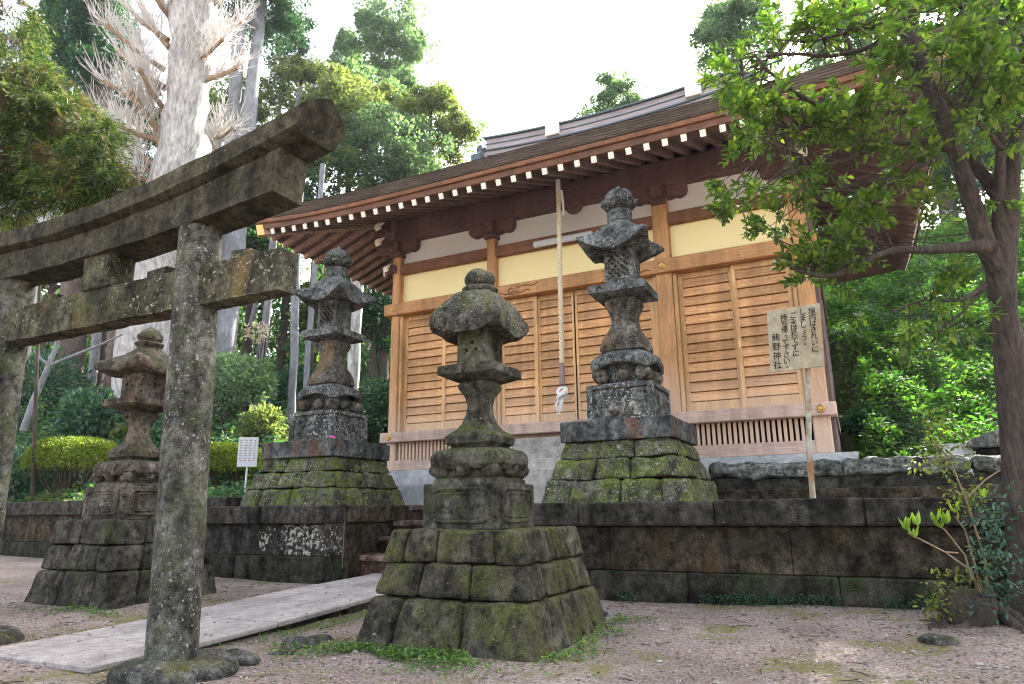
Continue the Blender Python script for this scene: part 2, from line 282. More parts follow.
# ------------------------------------------------------------------ mesh building
class MB:
    def __init__(s): s.v = []; s.f = []
    def add(s, vs, fs):
        o = len(s.v); s.v.extend([Vector(p) for p in vs]); s.f.extend([tuple(i+o for i in f) for f in fs]); return s
    def hexa(s, p, b=.01):
        """chamfered hexahedron; p = 8 corners, index = x + 2y + 4z"""
        p = [Vector(q) for q in p]
        idx = {}; vs = []
        for i in range(8):
            nb = [i ^ 1, i ^ 2, i ^ 4]
            e = []
            for n in nb:
                d = p[n]-p[i]; l = d.length
                e.append(d*(min(b, l*.45)/l) if l > 1e-9 else d*0)
            for ax in range(3):    # vertex lying on the face perpendicular to axis ax
                a, c = [q for q in range(3) if q != ax]
                idx[(i, ax)] = len(vs); vs.append(p[i]+e[a]+e[c])
        fs = []
        for ax in range(3):
            a, c = [q for q in range(3) if q != ax]
            for sgn in (0, 1):
                base = sgn << ax
                q = [base, base | 1 << a, base | 1 << a | 1 << c, base | 1 << c]
                fs.append([idx[(i, ax)] for i in q])
        for ax in range(3):        # edges along ax
            a, c = [q for q in range(3) if q != ax]
            for sa in (0, 1):
                for sc in (0, 1):
                    i = sa << a | sc << c; j = i | 1 << ax
                    fs.append([idx[(i, a)], idx[(j, a)], idx[(j, c)], idx[(i, c)]])
        for i in range(8): fs.append([idx[(i, 0)], idx[(i, 1)], idx[(i, 2)]])
        cen = sum(p, Vector())/8
        out = []
        for f in fs:
            n = (vs[f[1]]-vs[f[0]]).cross(vs[f[2]]-vs[f[0]])
            m = sum((vs[i] for i in f), Vector())/len(f)
            out.append(f if n.dot(m-cen) > 0 else f[::-1])
        return s.add(vs, out)
    def box(s, x0, x1, y0, y1, z0, z1, b=.008):
        return s.hexa([(x, y, z) for z in (z0, z1) for y in (y0, y1) for x in (x0, x1)], b)
    def bar(s, a, c, w, h, b=.006, up=for_z):
        a = Vector(a); c = Vector(c); d = (c-a).normalized(); sd_ = d.cross(up).normalized(); u = sd_.cross(d)
        return s.hexa([q + sd_*x*w/2 + u*z*h/2 for z in (-1, 1) for q in (a, c) for x in (-1, 1)], b)
    def rings(s, rs, cap0=True, cap1=True):
        n = len(rs[0]); o = len(s.v)
        for r in rs: s.v.extend([Vector(p) for p in r])
        for k in range(len(rs)-1):
            for i in range(n):
                j = (i+1) % n
                s.f.append((o+k*n+i, o+k*n+j, o+(k+1)*n+j, o+(k+1)*n+i))
        if cap0: s.f.append(tuple(o+i for i in range(n))[::-1])
        if cap1: s.f.append(tuple(o+(len(rs)-1)*n+i for i in range(n)))
        return s
    def tube(s, pts, rad, n=8, wob=0, cap=True):
        pts = [Vector(p) for p in pts]; rs = []
        ref = None
        for i, p in enumerate(pts):
            d = (pts[min(i+1, len(pts)-1)]-pts[max(i-1, 0)]).normalized()
            if ref is None: ref = d.orthogonal().normalized()
            a = (ref - d*ref.dot(d)).normalized(); ref = a; bb = d.cross(a)
            r = rad[i] if isinstance(rad, (list, tuple)) else rad
            ring = []
            for k_ in range(n):
                t = 2*math.pi*k_/n; rr = r*(1+wob*noise.noise(p*1.5+Vector((math.cos(t), math.sin(t), 0))*1.3)) if wob else r
                ring.append(p + (a*math.cos(t)+bb*math.sin(t))*rr)
            rs.append(ring)
        return s.rings(rs, cap, cap)
    def lathe(s, c, prof, n=24, sx=1, sy=1):
        return s.rings([[Vector((c[0]+r*sx*math.cos(2*math.pi*i/n), c[1]+r*sy*math.sin(2*math.pi*i/n), z)) for i in range(n)] for r, z in prof])
    def prism(s, out, a0, a1, f):
        """out: 2D outline; f(u, v, a) -> point"""
        A = [f(u, v, a0) for u, v in out]; B = [f(u, v, a1) for u, v in out]
        return s.rings([A, B])
    def ball(s, c, r, n=10, sc=(1, 1, 1)):
        m = n//2+1
        pr = [(max(math.sin(math.pi*i/m), .02)*r, -math.cos(math.pi*i/m)*r) for i in range(m+1)]
        return s.rings([[Vector((c[0]+q*sc[0]*math.cos(2*math.pi*i/n), c[1]+q*sc[1]*math.sin(2*math.pi*i/n), c[2]+z*sc[2])) for i in range(n)] for q, z in pr])
    def rough(s, amp, freq, amp2=0, freq2=20, off=0):
        o = Vector((off*3.1, off*1.7, off*2.3))
        for p in s.v:
            q = p*freq+o
            d = Vector((noise.noise(q), noise.noise(q+Vector((31, 7, 3))), noise.noise(q+Vector((5, 57, 17)))))*amp
            if amp2:
                q = p*freq2+o; d += Vector((noise.noise(q), noise.noise(q+Vector((31, 7, 3))), noise.noise(q+Vector((5, 57, 17)))))*amp2
            p += d
        return s
    def build(s, name, mat, parent=None, ang=35):
        o = Vector(parent['_o']) if parent else Vector()
        me = bpy.data.meshes.new(name); me.from_pydata([p-o for p in s.v], [], s.f); me.validate()
        me.materials.append(MAT[mat] if isinstance(mat, str) else mat)
        if ang:
            me.polygons.foreach_set('use_smooth', [True]*len(me.polygons)); me.set_sharp_from_angle(angle=R(ang))
        import bmesh
        bm = bmesh.new(); bm.from_mesh(me); bmesh.ops.recalc_face_normals(bm, faces=bm.faces); bm.to_mesh(me); bm.free()
        ob = bpy.data.objects.new(name, me); COL.objects.link(ob)
        if parent: ob.parent = parent; ob['_o'] = tuple(o)
        else: ob['_o'] = (0, 0, 0)
        return ob

def tag(o, label, cat, group=None, kind=None):
    if label: o['label'] = label
    if cat: o['category'] = cat
    if group: o['group'] = group
    if kind: o['kind'] = kind
    return o
def thing(name, label, cat, loc, group=None):
    o = bpy.data.objects.new(name, None); COL.objects.link(o); o.location = loc; o['_o'] = tuple(loc); o.empty_display_size = .1
    return tag(o, label, cat, group)

def leafmesh(name, P, D, N, L, Wd, mat, parent=None, fold=True, curl=0.0):
    P = np.asarray(P, float); D = np.asarray(D, float); N = np.asarray(N, float)
    if parent is not None: P = P - np.array(parent['_o'])
    D = D/np.linalg.norm(D, axis=1, keepdims=True)
    Sd = np.cross(D, N); Sd /= (np.linalg.norm(Sd, axis=1, keepdims=True)+1e-9); N = np.cross(Sd, D)
    L = np.broadcast_to(np.asarray(L, float).reshape(-1, 1), (len(P), 1)); Wd = np.broadcast_to(np.asarray(Wd, float).reshape(-1, 1), (len(P), 1))
    if fold:
        V = np.stack([P, P+D*L-N*L*curl, P+D*L*.32+Sd*Wd*.5+N*Wd*.18, P+D*L*.7+Sd*Wd*.36+N*Wd*.12-N*L*curl*.5,
                      P+D*L*.32-Sd*Wd*.5+N*Wd*.18, P+D*L*.7-Sd*Wd*.36+N*Wd*.12-N*L*curl*.5], 1).reshape(-1, 3)
        base = np.arange(len(P))[:, None]*6
        Fc = np.concatenate([base+np.array([0, 2, 3, 1]), base+np.array([0, 1, 5, 4])], 1).reshape(-1)
        nf = len(P)*2
    else:
        V = np.stack([P, P+D*L*.5+Sd*Wd*.5, P+D*L, P+D*L*.5-Sd*Wd*.5], 1).reshape(-1, 3)
        Fc = (np.arange(len(P))[:, None]*4+np.array([0, 1, 2, 3])).reshape(-1); nf = len(P)
    me = bpy.data.meshes.new(name)
    me.vertices.add(len(V)); me.vertices.foreach_set('co', V.astype('f').ravel())
    me.loops.add(len(Fc)); me.loops.foreach_set('vertex_index', Fc.astype('i'))
    me.polygons.add(nf); me.polygons.foreach_set('loop_start', (np.arange(nf)*4).astype('i'))
    me.update(calc_edges=True); me.materials.append(MAT[mat])
    ob = bpy.data.objects.new(name, me); COL.objects.link(ob)
    if parent is not None: ob.parent = parent; ob['_o'] = parent['_o']
    else: ob['_o'] = (0, 0, 0)
    return ob
def rdirs(n, g=rng):
    d = g.normal(size=(n, 3)); return d/np.linalg.norm(d, axis=1, keepdims=True)
def sstep(a, b, x):
    t = min(max((x-a)/(b-a), 0), 1); return t*t*(3-2*t)

# ------------------------------------------------------------------ terrain
def front(x, y):
    dip = -.065*math.exp(-((x+5.2)/.55)**2)*sstep(3.9, 5.2, y) if x > -5.6 else 0
    return dip + .022*max(0, y-4.5) + .022*max(0, x+2.2)*sstep(4, 9, y) + .022*max(0, -x-6.5) + .02*noise.noise(Vector((x*.9, y*.9, 0))) + .012*noise.noise(Vector((x*3, y*3, 4)))
def T(x, y):
    z = front(x, min(y, 9))-.03*sstep(9.2, 9.6, y)
    if -7.8 < x < -4.5: s = sstep(11.1, 11.7, y)
    elif x > -10.6: s = sstep(9.0, 10.2, y)
    else: s = sstep(9.8, 11.0, y)
    z = z*(1-s) + (1.15 if x > -10.6 else 1.3)*s
    d = max(0, -(x+11)*.42 + (y-12)*.5)*sstep(10.5, 14, y)
    if x < -6: z += .34*d*sstep(-6, -12, x)
    behind = max(0, y-22); z += .30*behind*sstep(-14, -8, x)*(1-sstep(-6, -3, x))
    bk = max(0, y-19.5); rr = min(max(0, y-14.2), 15.5+.12*max(0, y-29)) * sstep(-.05-.6*bk, .55-.5*bk, x)
    z += .64*rr
    rx = max(0, x-4.0)*sstep(9.0, 13, y); z += .35*rx
    return z + (.25*noise.noise(Vector((x*.35, y*.35, 9))) if y > 13.5 else 0)
def sheet(name, xs, ys, fn, mat, kind='structure', label=None, cat=None):
    b = MB(); nx = len(xs)
    b.v = [Vector((x, y, fn(x, y))) for y in ys for x in xs]
    b.f = [(j*nx+i, j*nx+i+1, (j+1)*nx+i+1, (j+1)*nx+i) for j in range(len(ys)-1) for i in range(nx-1)]
    o = b.build(name, mat, None, 180); o['kind'] = kind
    return o
def axis(lo, hi, fine0, fine1, st, big):
    a = [fine0]
    while a[-1] < fine1: a.append(a[-1]+st)
    s = st
    while a[-1] < hi: s = min(s*1.35, big); a.append(a[-1]+s)
    s = st; l = [fine0]
    while l[-1] > lo: s = min(s*1.35, big); l.append(l[-1]-s)
    return l[:0:-1]+a
gx = axis(-140, 120, -12, 3, .11, 8); gy = axis(-60, 160, 2.5, 10, .11, 8)
sheet('ground', gx, gy, T, 'ground')
hx = axis(-140, 120, -32, 14, 1.0, 8); hy = axis(14.6, 160, 14.6, 45, 1.0, 8)
hy = [y for y in hy if y >= 14.6]
sheet('forest_floor', hx, hy, lambda x, y: T(x, y)+.06, 'soil')

# terrace top, step kerbs
def slabmesh(name, x0, x1, y0, y1, z0, z1, mat, b=.01):
    o = MB().box(x0, x1, y0, y1, z0, z1, b).build(name, mat); o['kind'] = 'structure'; return o
b = MB()
b.box(-10.7, -7.52, 9.15, 15.0, .3, 1.27); b.box(-4.72, 4.9, 9.15, 15.0, .3, 1.27); b.box(-7.6, -4.6, 11.02, 15.0, .3, 1.262)
b.build('terrace', 'ground')['kind'] = 'structure'
b = MB(); b.box(-40, -10.62, 10.05, 15, .4, 1.40); b.build('terrace', 'ground')['kind'] = 'structure'

# ------------------------------------------------------------------ retaining walls
def wall_run(t, x0, x1, y, ztop, zcb, zled, zbot, mface='wall', seed=0, back=.45, side=None):
    """facing -Y; coping, panel course, base course; joints as narrow gaps"""
    q = random.Random(seed)
    def cuts(a, b_, st):
        c = [a]
        while b_-c[-1] > st*1.6: c.append(c[-1]+st*q.uniform(.8, 1.2))
        return c+[b_]
    m = MB()
    cs = cuts(x0-.03, x1+(.03 if side else 0), 1.7)
    for a, c in zip(cs, cs[1:]): m.box(a+.004, c-.004, y-.09, y+back, zcb, ztop+q.uniform(-.006, .006), .018)
    m.build('coping', 'coping', t)
    m = MB(); cs = cuts(x0, x1, 1.9)
    for a, c in zip(cs, cs[1:]): m.box(a+.003, c-.003, y+q.uniform(0, .008), y+back-.02, zled+.004, zcb-.003, .012)
    m.build('panel_course', mface, t)
    m = MB(); cs = cuts(x0, x1, 1.5)
    for a, c in zip(cs, cs[1:]): m.box(a+.003, c-.003, y-.055+q.uniform(-.006, .006), y+back-.02, zbot, zled, .02)
    m.build('base_course', 'wallbase', t)
t = thing('retaining_wall', 'long dark stained terrace wall on the right running to the leafy tree', 'retaining wall', (-.5, 8.7, 0), 'terrace retaining walls')
wall_run(t, -4.75, 5.0, 8.7, 1.285, .985, .44, -.2, 'wall', 3)
m = MB(); m.box(-4.75, -4.33, 9.16, 11.0, -.1, 1.28, .02); m.build('return_wall', 'wall', t)
t = thing('retaining_wall', 'dark terrace wall block flaked with white beside the red steps, mossy lantern on top', 'retaining wall', (-9, 8.7, 0), 'terrace retaining walls')
wall_run(t, -10.6, -7.5, 8.7, 1.305, 1.02, .52, -.1, 'wall_white', 5)
m = MB(); m.box(-7.90, -7.505, 9.16, 11.4, .525, 1.02, .012); m.box(-7.92, -7.43, 9.16, 11.3, 1.024, 1.302, .018); m.box(-7.9, -7.445, 9.16, 11.2, -.1, .52, .018)
m.build('return_wall', 'wall', t)
t = thing('retaining_wall', 'low brown stone wall set back at the far left behind the stone gate', 'retaining wall', (-16, 9.6, 0), 'terrace retaining walls')
wall_run(t, -30, -10.64, 9.6, 1.50, 1.20, .62, -.1, 'wall', 8)

# path of slabs
b = MB(); b2 = MB(); q = random.Random(4); y = 3.72
def pz(y): return .045 + .185*sstep(3.5, 9.8, y)
while y < 9.45:
    y2 = min(y+q.uniform(.75, 1.25), 9.47)
    xs = [-7.12, -7.12+q.uniform(.45, .65), -7.12+q.uniform(.98, 1.15), -5.50]
    for a, c in zip(xs, xs[1:]):
        za, zb = pz(y), pz(y2); dz = q.uniform(-.006, .006)
        g_ = .011
        ja, jc = (q.uniform(-.022, .022) if a == xs[0] else 0), (q.uniform(-.022, .022) if c == xs[-1] else 0)
        b.hexa([(a+g_+ja, y+g_, za-.055), (c-g_+jc, y+g_, za-.055), (a+g_+ja, y2-g_, zb-.055), (c-g_+jc, y2-g_, zb-.055),
                (a+g_+ja, y+g_, za+dz), (c-g_+jc, y+g_, za+dz), (a+g_+ja, y2-g_, zb+dz), (c-g_+jc, y2-g_, zb+dz)], .012)
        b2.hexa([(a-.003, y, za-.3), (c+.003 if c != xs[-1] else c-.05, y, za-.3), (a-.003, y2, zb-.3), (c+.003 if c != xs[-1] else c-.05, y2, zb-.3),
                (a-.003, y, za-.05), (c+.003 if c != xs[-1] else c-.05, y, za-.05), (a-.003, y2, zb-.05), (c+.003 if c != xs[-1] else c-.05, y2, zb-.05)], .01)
    y = y2
b.build('path', 'path')['kind'] = 'structure'; b2.build('path_shade_bed', 'wallbase')['kind'] = 'structure'  # dark bed stone stands in for the shade on the slab sides

# ------------------------------------------------------------------ masonry plinths and lanterns
def block(m, p, n=7, rr=.16, amp=.012, seed=0, freq=5):
    """rounded rough stone block spanning 8 corners"""
    p = [Vector(q) for q in p]
    lx = (p[1]-p[0]).length; ly = (p[2]-p[0]).length; lz = (p[4]-p[0]).length
    ll = Vector((lx, ly, lz)); rad = rr*min(ll)
    rx = [min(.95, 2*rad/l) for l in ll]
    vid = {}; vs = []; fs = []
    def pt(c):
        key = tuple(round(v, 4) for v in c)
        if key in vid: return vid[key]
        inner = [max(-(1-r), min(1-r, v)) for v, r in zip(c, rx)]
        d = [(v-i)*l/2 for v, i, l in zip(c, inner, ll)]
        dl = math.sqrt(sum(v*v for v in d))
        if dl > 1e-9:
            f = min(1, rad/dl)
            c = [i+v*f/(l/2) for i, v, l in zip(inner, d, ll)]
        u = [(v+1)/2 for v in c]
        q = Vector()
        for i in range(8):
            w = 1
            for ax in range(3): w *= u[ax] if i >> ax & 1 else 1-u[ax]
            q += p[i]*w
        s = q*freq+Vector((seed*7.3, seed*3.1, 0))
        q = q + Vector((noise.noise(s), noise.noise(s+Vector((9, 40, 2))), noise.noise(s+Vector((3, 8, 71)))))*amp
        s = q*freq*5
        q = q + Vector((noise.noise(s), noise.noise(s+Vector((9, 40, 2))), noise.noise(s+Vector((3, 8, 71)))))*amp*.35
        vid[key] = len(vs); vs.append(q); return vid[key]
    cn = [[-1+2*i/n for i in range(n+1)]]*3
    for ax in range(3):
        a, c_ = [q for q in range(3) if q != ax]
        for sg in (-1, 1):
            for i in range(n):
                for j in range(n):
                    quad = []
                    for di, dj in ((0, 0), (1, 0), (1, 1), (0, 1)):
                        c = [0, 0, 0]; c[ax] = sg; c[a] = cn[0][i+di]; c[c_] = cn[0][j+dj]; quad.append(pt(c))
                    fs.append(quad)
    m.add(vs, fs)

def course(t, cx, cy, z0, z1, h0, h1, cuts, mat, seed, amp=.014, rr=.14, dep=.4, name='stone_course'):
    """one course of a battered square plinth; cuts = fractions along each face"""
    m = MB(); q = random.Random(seed)
    g = .006
    def P(u, s, inn):     # front-face-type point: u along -1..1, s = 0 bottom 1 top, inn depth inward
        h = h0+(h1-h0)*s; return h, u*h, inn
    for face in range(4):
        cu = cuts[face % len(cuts)]
        full = face in (0, 2)
        us = [-1]+[2*c-1 for c in cu]+[1]
        for k_, (a, c) in enumerate(zip(us, us[1:])):
            pts = []
            for s in (0, 1):
                h = h0+(h1-h0)*s; z = (z0+.004) if s == 0 else (z1-.004)
                for inn in (0, dep):
                    for u in (a, c):
                        x = u*h
                        if not full:
                            lim = h-dep-.01; x = u*lim
                        gap = g if abs(u) < .999 or not full else 0
                        x += gap if u == a else -gap
                        pts.append((x, -h+inn, z))
            out = []
            for x, y, z in pts:
                if face == 0: X, Y = x, y
                elif face == 1: X, Y = -y, x
                elif face == 2: X, Y = -x, -y
                else: X, Y = y, -x
                out.append((cx+X, cy+Y, z))
            block(m, out, 11, rr, amp*1.5, seed*13+face*5+k_, 4.2)
    hm = min(h0, h1)-.05
    m.box(cx-hm, cx+hm, cy-hm, cy+hm, z0+.01, z1-.03, .01)
    return m.build(name, mat, t, 60)

# outer red stairs
t = thing('stone_stairs', 'worn reddish stone steps rising beside the white-flaked terrace wall', 'stairs', (-6, 10, 0))
for i, (y, z) in enumerate([(9.47, .50), (10.02, .78), (10.42, 1.035), (10.85, 1.30)]):
    sp = MB().box(-7.49, -4.77, y+.05, y+.75, z-.34, z-.085, .01).rough(.01, 3, .006, 18, i).build('step', 'redriser', t)
    m = MB()
    for a, c in ((-7.49, -6.5), (-6.49, -5.6), (-5.59, -4.77)): block(m, [(xx, yy, zz) for zz in (z-.10, z) for yy in (y, y+.62) for xx in (a+.004, c-.004)], 8, .25, .014, i*3+int(a*10), 5)
    m.build('tread', 'redstep', sp, 60)

def sq(cx, cy, h, z, r=.06, lift=0, pw=2.2, ns=8, na=5, out=0, wav=None):
    """rounded-square ring; corners lifted by `lift` and pushed out"""
    pts = []
    r = min(r, h*.98)
    for q_ in range(4):
        a0 = math.pi/2*q_
        ccx, ccy = (h-r), (h-r)
        loc = []
        for i in range(na+1):
            a = math.pi/2*i/na; loc.append((ccx+r*math.cos(a), ccy+r*math.sin(a)))
        # straight side toward next corner
        x0, y0 = loc[-1]; x1 = -(h-r)
        for i in range(1, ns): loc.append((x0+(x1-x0)*i/ns, y0))
        for x, y in loc:
            c = min(1, abs(x*y)/(h*h*.95)); cl = c**pw
            k_ = 1+out*cl
            X = x*math.cos(a0)-y*math.sin(a0); Y = x*math.sin(a0)+y*math.cos(a0)
            zz = z+lift*cl
            pts.append(Vector((cx+X*k_, cy+Y*k_, zz)))
    return pts

def boolean_cut(ob, cutters):
    dg = None
    cm = MB()
    for c in cutters: cm.v += [] ; cm.add(c.v, c.f)
    par = ob.parent
    co_ = cm.build('cutter', 'dark', par, 0)
    md = ob.modifiers.new('cut', 'BOOLEAN'); md.operation = 'DIFFERENCE'; md.object = co_; md.solver = 'EXACT'
    bpy.context.view_layer.update()
    dg = bpy.context.evaluated_depsgraph_get()
    me = bpy.data.meshes.new_from_object(ob.evaluated_get(dg))
    ob.modifiers.clear(); old = ob.data; ob.data = me
    cme = co_.data; bpy.data.objects.remove(co_); bpy.data.meshes.remove(cme); bpy.data.meshes.remove(old)
    me.polygons.foreach_set('use_smooth', [True]*len(me.polygons)); me.set_sharp_from_angle(angle=R(35))

def relief(m, cx, cy, y, x0, x1, z0, z1, seed, n=26, amp=.03, ax='x'):
    q = random.Random(seed)
    for i in range(n):
        u = q.uniform(x0, x1); z = q.uniform(z0, z1); r = q.uniform(.03, .085)
        sc = (1, .35, q.uniform(.5, 1)) if ax == 'x' else (.35, 1, q.uniform(.5, 1))
        c = (u, y, z) if ax == 'x' else (y, u, z)
        m.ball(c, r, 10, (sc[0]*q.uniform(.6, 1.3) if ax == 'x' else sc[0], sc[1], sc[2]))

def lantern_rustic(name, label, bc, uc, dz, kz, mats, hb, seed):
    """dz: function z -> z for the upper body; bc base centre, uc body centre"""
    stonem, roofm, plin = mats
    t = thing(name, label, 'stone lantern', (bc[0], bc[1], hb[0]), 'stone lanterns of the shrine')
    bx, by = bc; x, y = uc
    # plinth courses
    cutsets = [[[.30, .62], [.36, .68]], [[.27, .63], [.5]], [[.17, .42], [.55]]]
    if seed == 2: cutsets = [[[.38, .80], [.30, .62]], [[.35, .75], [.3, .72]], [[.45], [.33, .8]]]
    if seed == 1: cutsets = [[[.22, .60], [.36, .70]], [[.30, .64], [.45]], [[.14, .38, .80], [.5]]]
    for i, ((z0, z1, h0, h1), cu) in enumerate(zip(hb[1], cutsets)):
        course(t, bx, by, z0, z1, h0, h1, cu, plin, seed*10+i)
    zt = hb[1][-1][1]
    Z = lambda z: kz(z)
    # carved pedestal block
    m = MB(); h = .415
    m.box(x-h, x+h, y-h, y+h, zt-.01, Z(1.455), .012)
    m.rough(.004, 6)
    ped = m.build('pedestal_block', stonem, t)
    zc0, zc1 = zt+.06, Z(1.40)
    for ax in ('x', 'y'):
        m = MB()
        w = .33; pts = []
        for k_ in range(32):    # rounded-rectangle moulding
            a = 2*math.pi*k_/32; ex = .35
            px = w*math.copysign(abs(math.cos(a))**ex, math.cos(a)); pzz = (zc1-zc0)/2*math.copysign(abs(math.sin(a))**ex, math.sin(a))
            u, v, d = px, (zc0+zc1)/2+pzz, h+.002
            pts.append((x+u, y-d, v) if ax == 'x' else (x+d, y+u, v))
        pts.append(pts[0]); m.tube(pts, .016, 6); m.rough(.004, 9, .003, 40); m.build('moulding', stonem, ped); m = MB()
        pts2 = [((p[0]-x)*.80+x, p[1], ((zc0+zc1)/2+(p[2]-(zc0+zc1)/2)*.72)) if ax == 'x' else (p[0], (p[1]-y)*.80+y, ((zc0+zc1)/2+(p[2]-(zc0+zc1)/2)*.72)) for p in pts]
        m.tube(pts2, .009, 5); m.rough(.004, 9, .003, 40); m.build('moulding', stonem, ped); m = MB()
        relief(m, x, y, (y-h+.008) if ax == 'x' else (x+h-.008), (x if ax == 'x' else y)-.2, (x if ax == 'x' else y)+.2, zc0+.1, zc1-.1, seed+3, 14)
        m.rough(.006, 9, .003, 40); m.build('carved_relief', stonem, ped)
    # thin plate + scroll cushion with curled feet
    m = MB(); m.rings([sq(x, y, .375, Z(1.452), .1), sq(x, y, .365, Z(1.50), .1), sq(x, y, .30, Z(1.53), .1), sq(x, y, .30, Z(1.64), .1)]); m.rough(.006, 6); m.build('plate', stonem, t)
    m = MB(); m.rings([sq(x, y, .28, Z(1.62), .15), sq(x, y, .385, Z(1.60), .2), sq(x, y, .425, Z(1.645), .22), sq(x, y, .43, Z(1.71), .22), sq(x, y, .415, Z(1.755), .22), sq(x, y, .385, Z(1.782), .2), sq(x, y, .30, Z(1.80), .15), sq(x, y, .2, Z(1.83), .1)])
    m.rough(.012, 5, .005, 22, seed); m.build('cushion', stonem, t)
    for (ux, uy) in [(-1, -1), (1, -1), (1, 1), (-1, 1), (0, -1), (1, 0), (0, 1), (-1, 0)]:
        m = MB(); rr_ = .10 if ux and uy else .075
        off = .285 if ux and uy else .335
        c = (x+ux*off, y+uy*off, Z(1.585)); m.ball(c, rr_, 14, (1, 1, .95)); m.ball((c[0]+ux*.05, c[1]+uy*.05, c[2]+.005), rr_*.6, 12)
        m.rough(.008, 9); m.build('scroll_foot', stonem, t)
    # shaft: flared foot, waist, crown
    pr = [(.20, 1.79, .05), (.235, 1.835, .05), (.275, 1.862, .05), (.283, 1.93, .05), (.262, 1.955, .06), (.20, 2.0, .07), (.158, 2.07, .08), (.13, 2.16, .08), (.122, 2.25, .08), (.14, 2.34, .09), (.195, 2.43, .11), (.20, 2.46, .11), (.18, 2.49, .11), (.17, 2.54, .1)]
    m = MB(); m.rings([sq(x, y, h_, Z(z), r) for h_, z, r in pr]); m.rough(.012, 6, .006, 22, seed+1); m.build('shaft', stonem, t)
    # square platform, bevelled beneath
    k2 = 1.0 if seed != 2 else 1.14
    m = MB(); m.rings([sq(x, y, .19, Z(2.50), .05), sq(x, y, .325*k2, Z(2.565), .012), sq(x, y, .332*k2, Z(2.575), .012), sq(x, y, .332*k2, Z(2.65), .012), sq(x, y, .322*k2, Z(2.66), .012), sq(x, y, .2, Z(2.675), .03)])
    m.rough(.008, 5, .004, 26, seed+2); m.build('platform', stonem if seed != 2 else 'lantB', t, 30)
    # fire box with round holes
    h = .183 if seed == 1 else .215
    m = MB(); m.rings([sq(x, y, h*.97, Z(2.655), .02), sq(x, y, h, Z(2.69), .02), sq(x, y, h, Z(2.98), .02), sq(x, y, h*.96, Z(3.05), .02)])
    fb = m.build('fire_box', stonem, t)
    zc = Z(2.86); cut = []
    c1 = MB(); c1.box(x-h+.06, x+h-.06, y-h+.06, y+h-.06, Z(2.74), Z(2.98), 0.001); cut.append(c1)
    def cyl(px, pz_, r, ax, n=12):
        c = MB()
        if ax == 'y': c.rings([[(px+r*math.cos(a), yy, pz_+r*math.sin(a)) for a in [2*math.pi*i/n for i in range(n)]] for yy in (y-h-.1, y-h+.1)])
        else: c.rings([[(xx, px+r*math.cos(a), pz_+r*1.2*math.sin(a)) for a in [2*math.pi*i/n for i in range(n)]] for xx in (x+h-.1, x+h+.1)])
        return c
    if seed == 1:
        for px, pz_ in ((0, .05), (-.06, -.03), (.05, -.025)): cut.append(cyl(x+px+.0, zc+pz_, .021, 'y'))
        cut.append(cyl(y+.02, zc, .035, 'x'))
    else:
        for px, pz_ in ((-.08, .02), (-.08, -.05), (.05, -.03)): cut.append(cyl(x+px, zc+pz_, .02, 'y'))
        c = MB(); xx0, xx1 = x-h-.1, x+h+.1
        c.rings([[(xx, y+.0+.036*math.cos(a), zc+.01+.05*math.sin(a)) for a in [2*math.pi*i/14 for i in range(14)]] for xx in (xx0, xx1)]); cut.append(c)
    boolean_cut(fb, cut)
    # roof: thick, upturned corners, mossy dome
    hk = .392 if seed == 1 else .46
    if seed == 1: prof = [(.20, 3.045, 0, .04), (.30, 3.01, .02, .04), (hk*.97, 2.985, .10, .09), (hk*1.01, 3.02, .11, .09), (hk*1.0, 3.10, .10, .10), (hk*.96, 3.19, .07, .12), (hk*.89, 3.275, .035, .14), (hk*.78, 3.36, .015, .15), (hk*.63, 3.43, 0, .15), (hk*.48, 3.475, 0, .14), (hk*.40, 3.495, 0, .13)]
    else: prof = [(.22, 3.045, 0, .04), (.34, 3.03, .01, .04), (hk*.98, 3.03, .05, .05), (hk*1.02, 3.06, .07, .05), (hk*1.0, 3.105, .07, .05), (hk*.9, 3.16, .05, .08), (hk*.76, 3.235, .02, .1), (hk*.60, 3.31, 0, .13), (hk*.44, 3.365, 0, .13), (hk*.34, 3.40, 0, .13), (hk*.32, 3.44, 0, .13)]
    m = MB(); m.rings([sq(x, y, h_, Z(z), r, l*(1.1 if seed == 1 else 1.5), 3.0, 10, 6, .10*(l > .03)) for h_, z, l, r in prof]); m.rough(.026, 5, .014, 16, seed+4)
    m.build('lantern_roof', roofm, t, 60)
    # finial
    m = MB(); zz = (lambda z: Z(z)) if seed == 1 else (lambda z: Z(z-.045))
    m.lathe((x, y), [(.10, zz(3.46)), (.15, zz(3.47)), (.185, zz(3.50)), (.20, zz(3.535)), (.175, zz(3.555)), (.13, zz(3.565))], 20); m.rough(.012, 9, .006, 30)
    m.build('lotus_ring', roofm, t, 60)
    m = MB(); m.lathe((x, y), [(.11, zz(3.555)), (.15, zz(3.58)), (.175, zz(3.625)), (.168, zz(3.665)), (.135, zz(3.71)), (.095, zz(3.745)), (.05, zz(3.775)), (.012, zz(3.795))], 20); m.rough(.016, 7, .008, 24, seed)
    m.build('finial', roofm, t, 60)
    return t

lantern_rustic('stone_lantern', 'mossy lantern on a three-course block plinth in front, nearest the camera, with three round holes', (-3.33, 6.27), (-3.415, 6.25), 0, lambda z: z,
               ('lantA', 'lantA_roof', 'plinthA'), (0, [(-.12, .435, .965, .815), (.435, .735, .80, .73), (.735, 1.03, .745, .69)]), 1)
lantern_rustic('stone_lantern', 'brown lantern with a wide flat mossy cap, half hidden behind the near gate pillar', (-9.1, 6.55), (-9.18, 6.53), 0, lambda z: 1.135+(z-1.03)*1.023,
               ('lantB', 'lantB', 'plinthB'), (.1, [(-.02, .50, .86, .765), (.50, .82, .75, .70), (.82, 1.135, .71, .67)]), 2)

